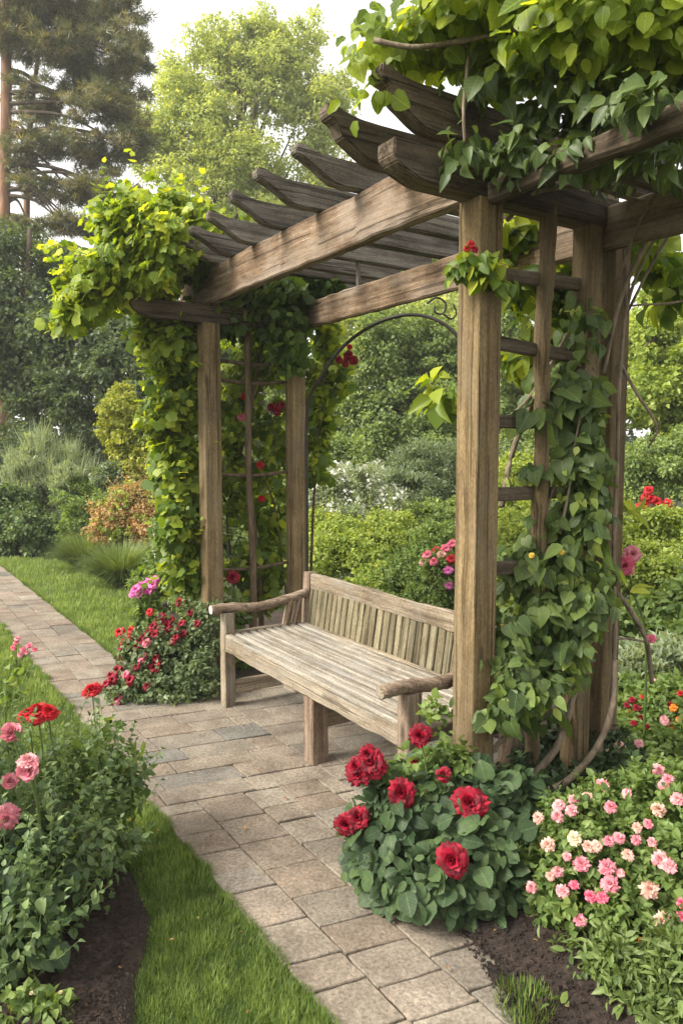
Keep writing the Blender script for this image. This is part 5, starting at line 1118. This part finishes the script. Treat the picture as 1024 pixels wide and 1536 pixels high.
for i, (px, py, r_, d, f) in enumerate([(57, 1070, 20, 2.65, (0, -.25, 1)), (42, 1072, 14, 2.65, (-.3, -.2, 1)), (72, 1068, 14, 2.65, (.3, -.2, 1)), (138, 1035, 14, 3.0, (-.2, -.3, 1))]):
    p = P(px, py, d); place_flower('rose_flower', fmesh('rose', i % 4, M['scarlet']), M['scarlet'], t, p, r_ * d / FPX * .95, f, 'scarlet bloom on a tall stem')
    q = P(px + 12, 1170, d + .02); runs.append((spline([p, p.lerp(q, .5), q, rp], 12), .0028, .005))
tubes('flower_stem', t, M['greenstem'], runs, 5)
t = thing('tall_flower_stem', Vector((*bs(12, 3.3), 0)), 'spindly stems with tiny pink flowers at the left edge', 'flower'); runs = []; b = Vector((*bs(8, 3.3), 0))
for i, (px, py) in enumerate([(26, 958), (24, 964), (34, 974), (40, 978), (52, 974), (44, 968), (30, 982), (20, 972)]):
    p = P(px, py, 3.25); m_ = 'hotpink' if i % 3 else 'pink'; place_flower('flower', fmesh('small', i % 3, M[m_]), M[m_], t, p, .013, (0, -.7, .7)); runs.append((spline([p, P(24 if i % 2 else 14, 1010, 3.27), P(8, 1090, 3.3), b], 12), .0016, .004))
tubes('stem', t, M['greenstem'], runs, 5)
foliage('foliage', t, M['L_small'], px_lobes([(14, 1020, 12, 40, 3.28, .04), (28, 1000, 14, 20, 3.28, .04)]), 16, 5, .04, .034, T_OV)
t, lb, c = shrub('weed', 'small yellow budded weed in the bare soil at bottom left', 'weed', G(60, 1530)[:2], [(40, 1495, 22, 16, 2.0, .04), (70, 1510, 30, 20, 1.98, .05), (95, 1520, 14, 16, 1.98, .03), (10, 1520, 20, 16, 1.95, .04)], 'L_small', 30, 9, .03, .028, T_OV, inner=.3, sr=.0015)
for i, (px, py) in enumerate([(47, 1491), (91, 1490), (88, 1524), (95, 1528), (20, 1515)]):
    place_flower('bud', fmesh('bud', 1, M['cream'] if i < 2 else M['yellow']), M['cream'] if i < 2 else M['yellow'], t, P(px, py, 1.97), .006, (0, -.3, 1))
# fallen petals and leaves on the soil and stones
n = 150; x = rng.uniform(-1.2, 1.2, n); y = rng.uniform(2.0, 4.2, n)
pos = np.stack([x, y, np.full(n, .012)], 1); th = rng.uniform(0, 6.28, n)
me = leaf_mesh('leaf_litter', pos, np.stack([np.cos(th), np.sin(th), rng.uniform(-.05, .15, n)], 1), np.tile([0, 0, 1.], (n, 1)) + rdir(n) * .25, rng.uniform(.008, .022, n), T_MED, rng.random(n))
M['litter'] = leaf_mat('dry_leaf', (0.14, 0.06, 0.02), (0.26, 0.13, 0.05), (0.40, 0.24, 0.10), .15, .7)
tag(link('leaf_litter', me, M['litter']), 'small dry brown leaves fallen on the paving and soil', 'fallen leaves', kind='stuff')

# ---- warm damp air: one even volume round everything
bm = bmesh.new(); bmesh.ops.create_cube(bm, size=1.0)
me = bpy.data.meshes.new('haze'); bm.to_mesh(me); bm.free()
hz_ = bpy.data.objects.new('haze', me); COL.objects.link(hz_); hz_.location = (0, 26, 13); hz_.scale = (90, 70, 29.0)
hm = bpy.data.materials.new('haze'); hm.use_nodes = True; ht = hm.node_tree; ht.nodes.remove(ht.nodes['Principled BSDF'])
pvn = ht.nodes.new('ShaderNodeVolumePrincipled'); pvn.inputs['Color'].default_value = (0.95, 0.95, 0.92, 1); pvn.inputs['Density'].default_value = 0.0019
pvn.inputs['Anisotropy'].default_value = 0.3
ht.links.new(pvn.outputs[0], ht.nodes['Material Output'].inputs['Volume']); me.materials.append(hm)
tag(hz_, 'thin pale morning haze in the air', 'haze', kind='stuff')
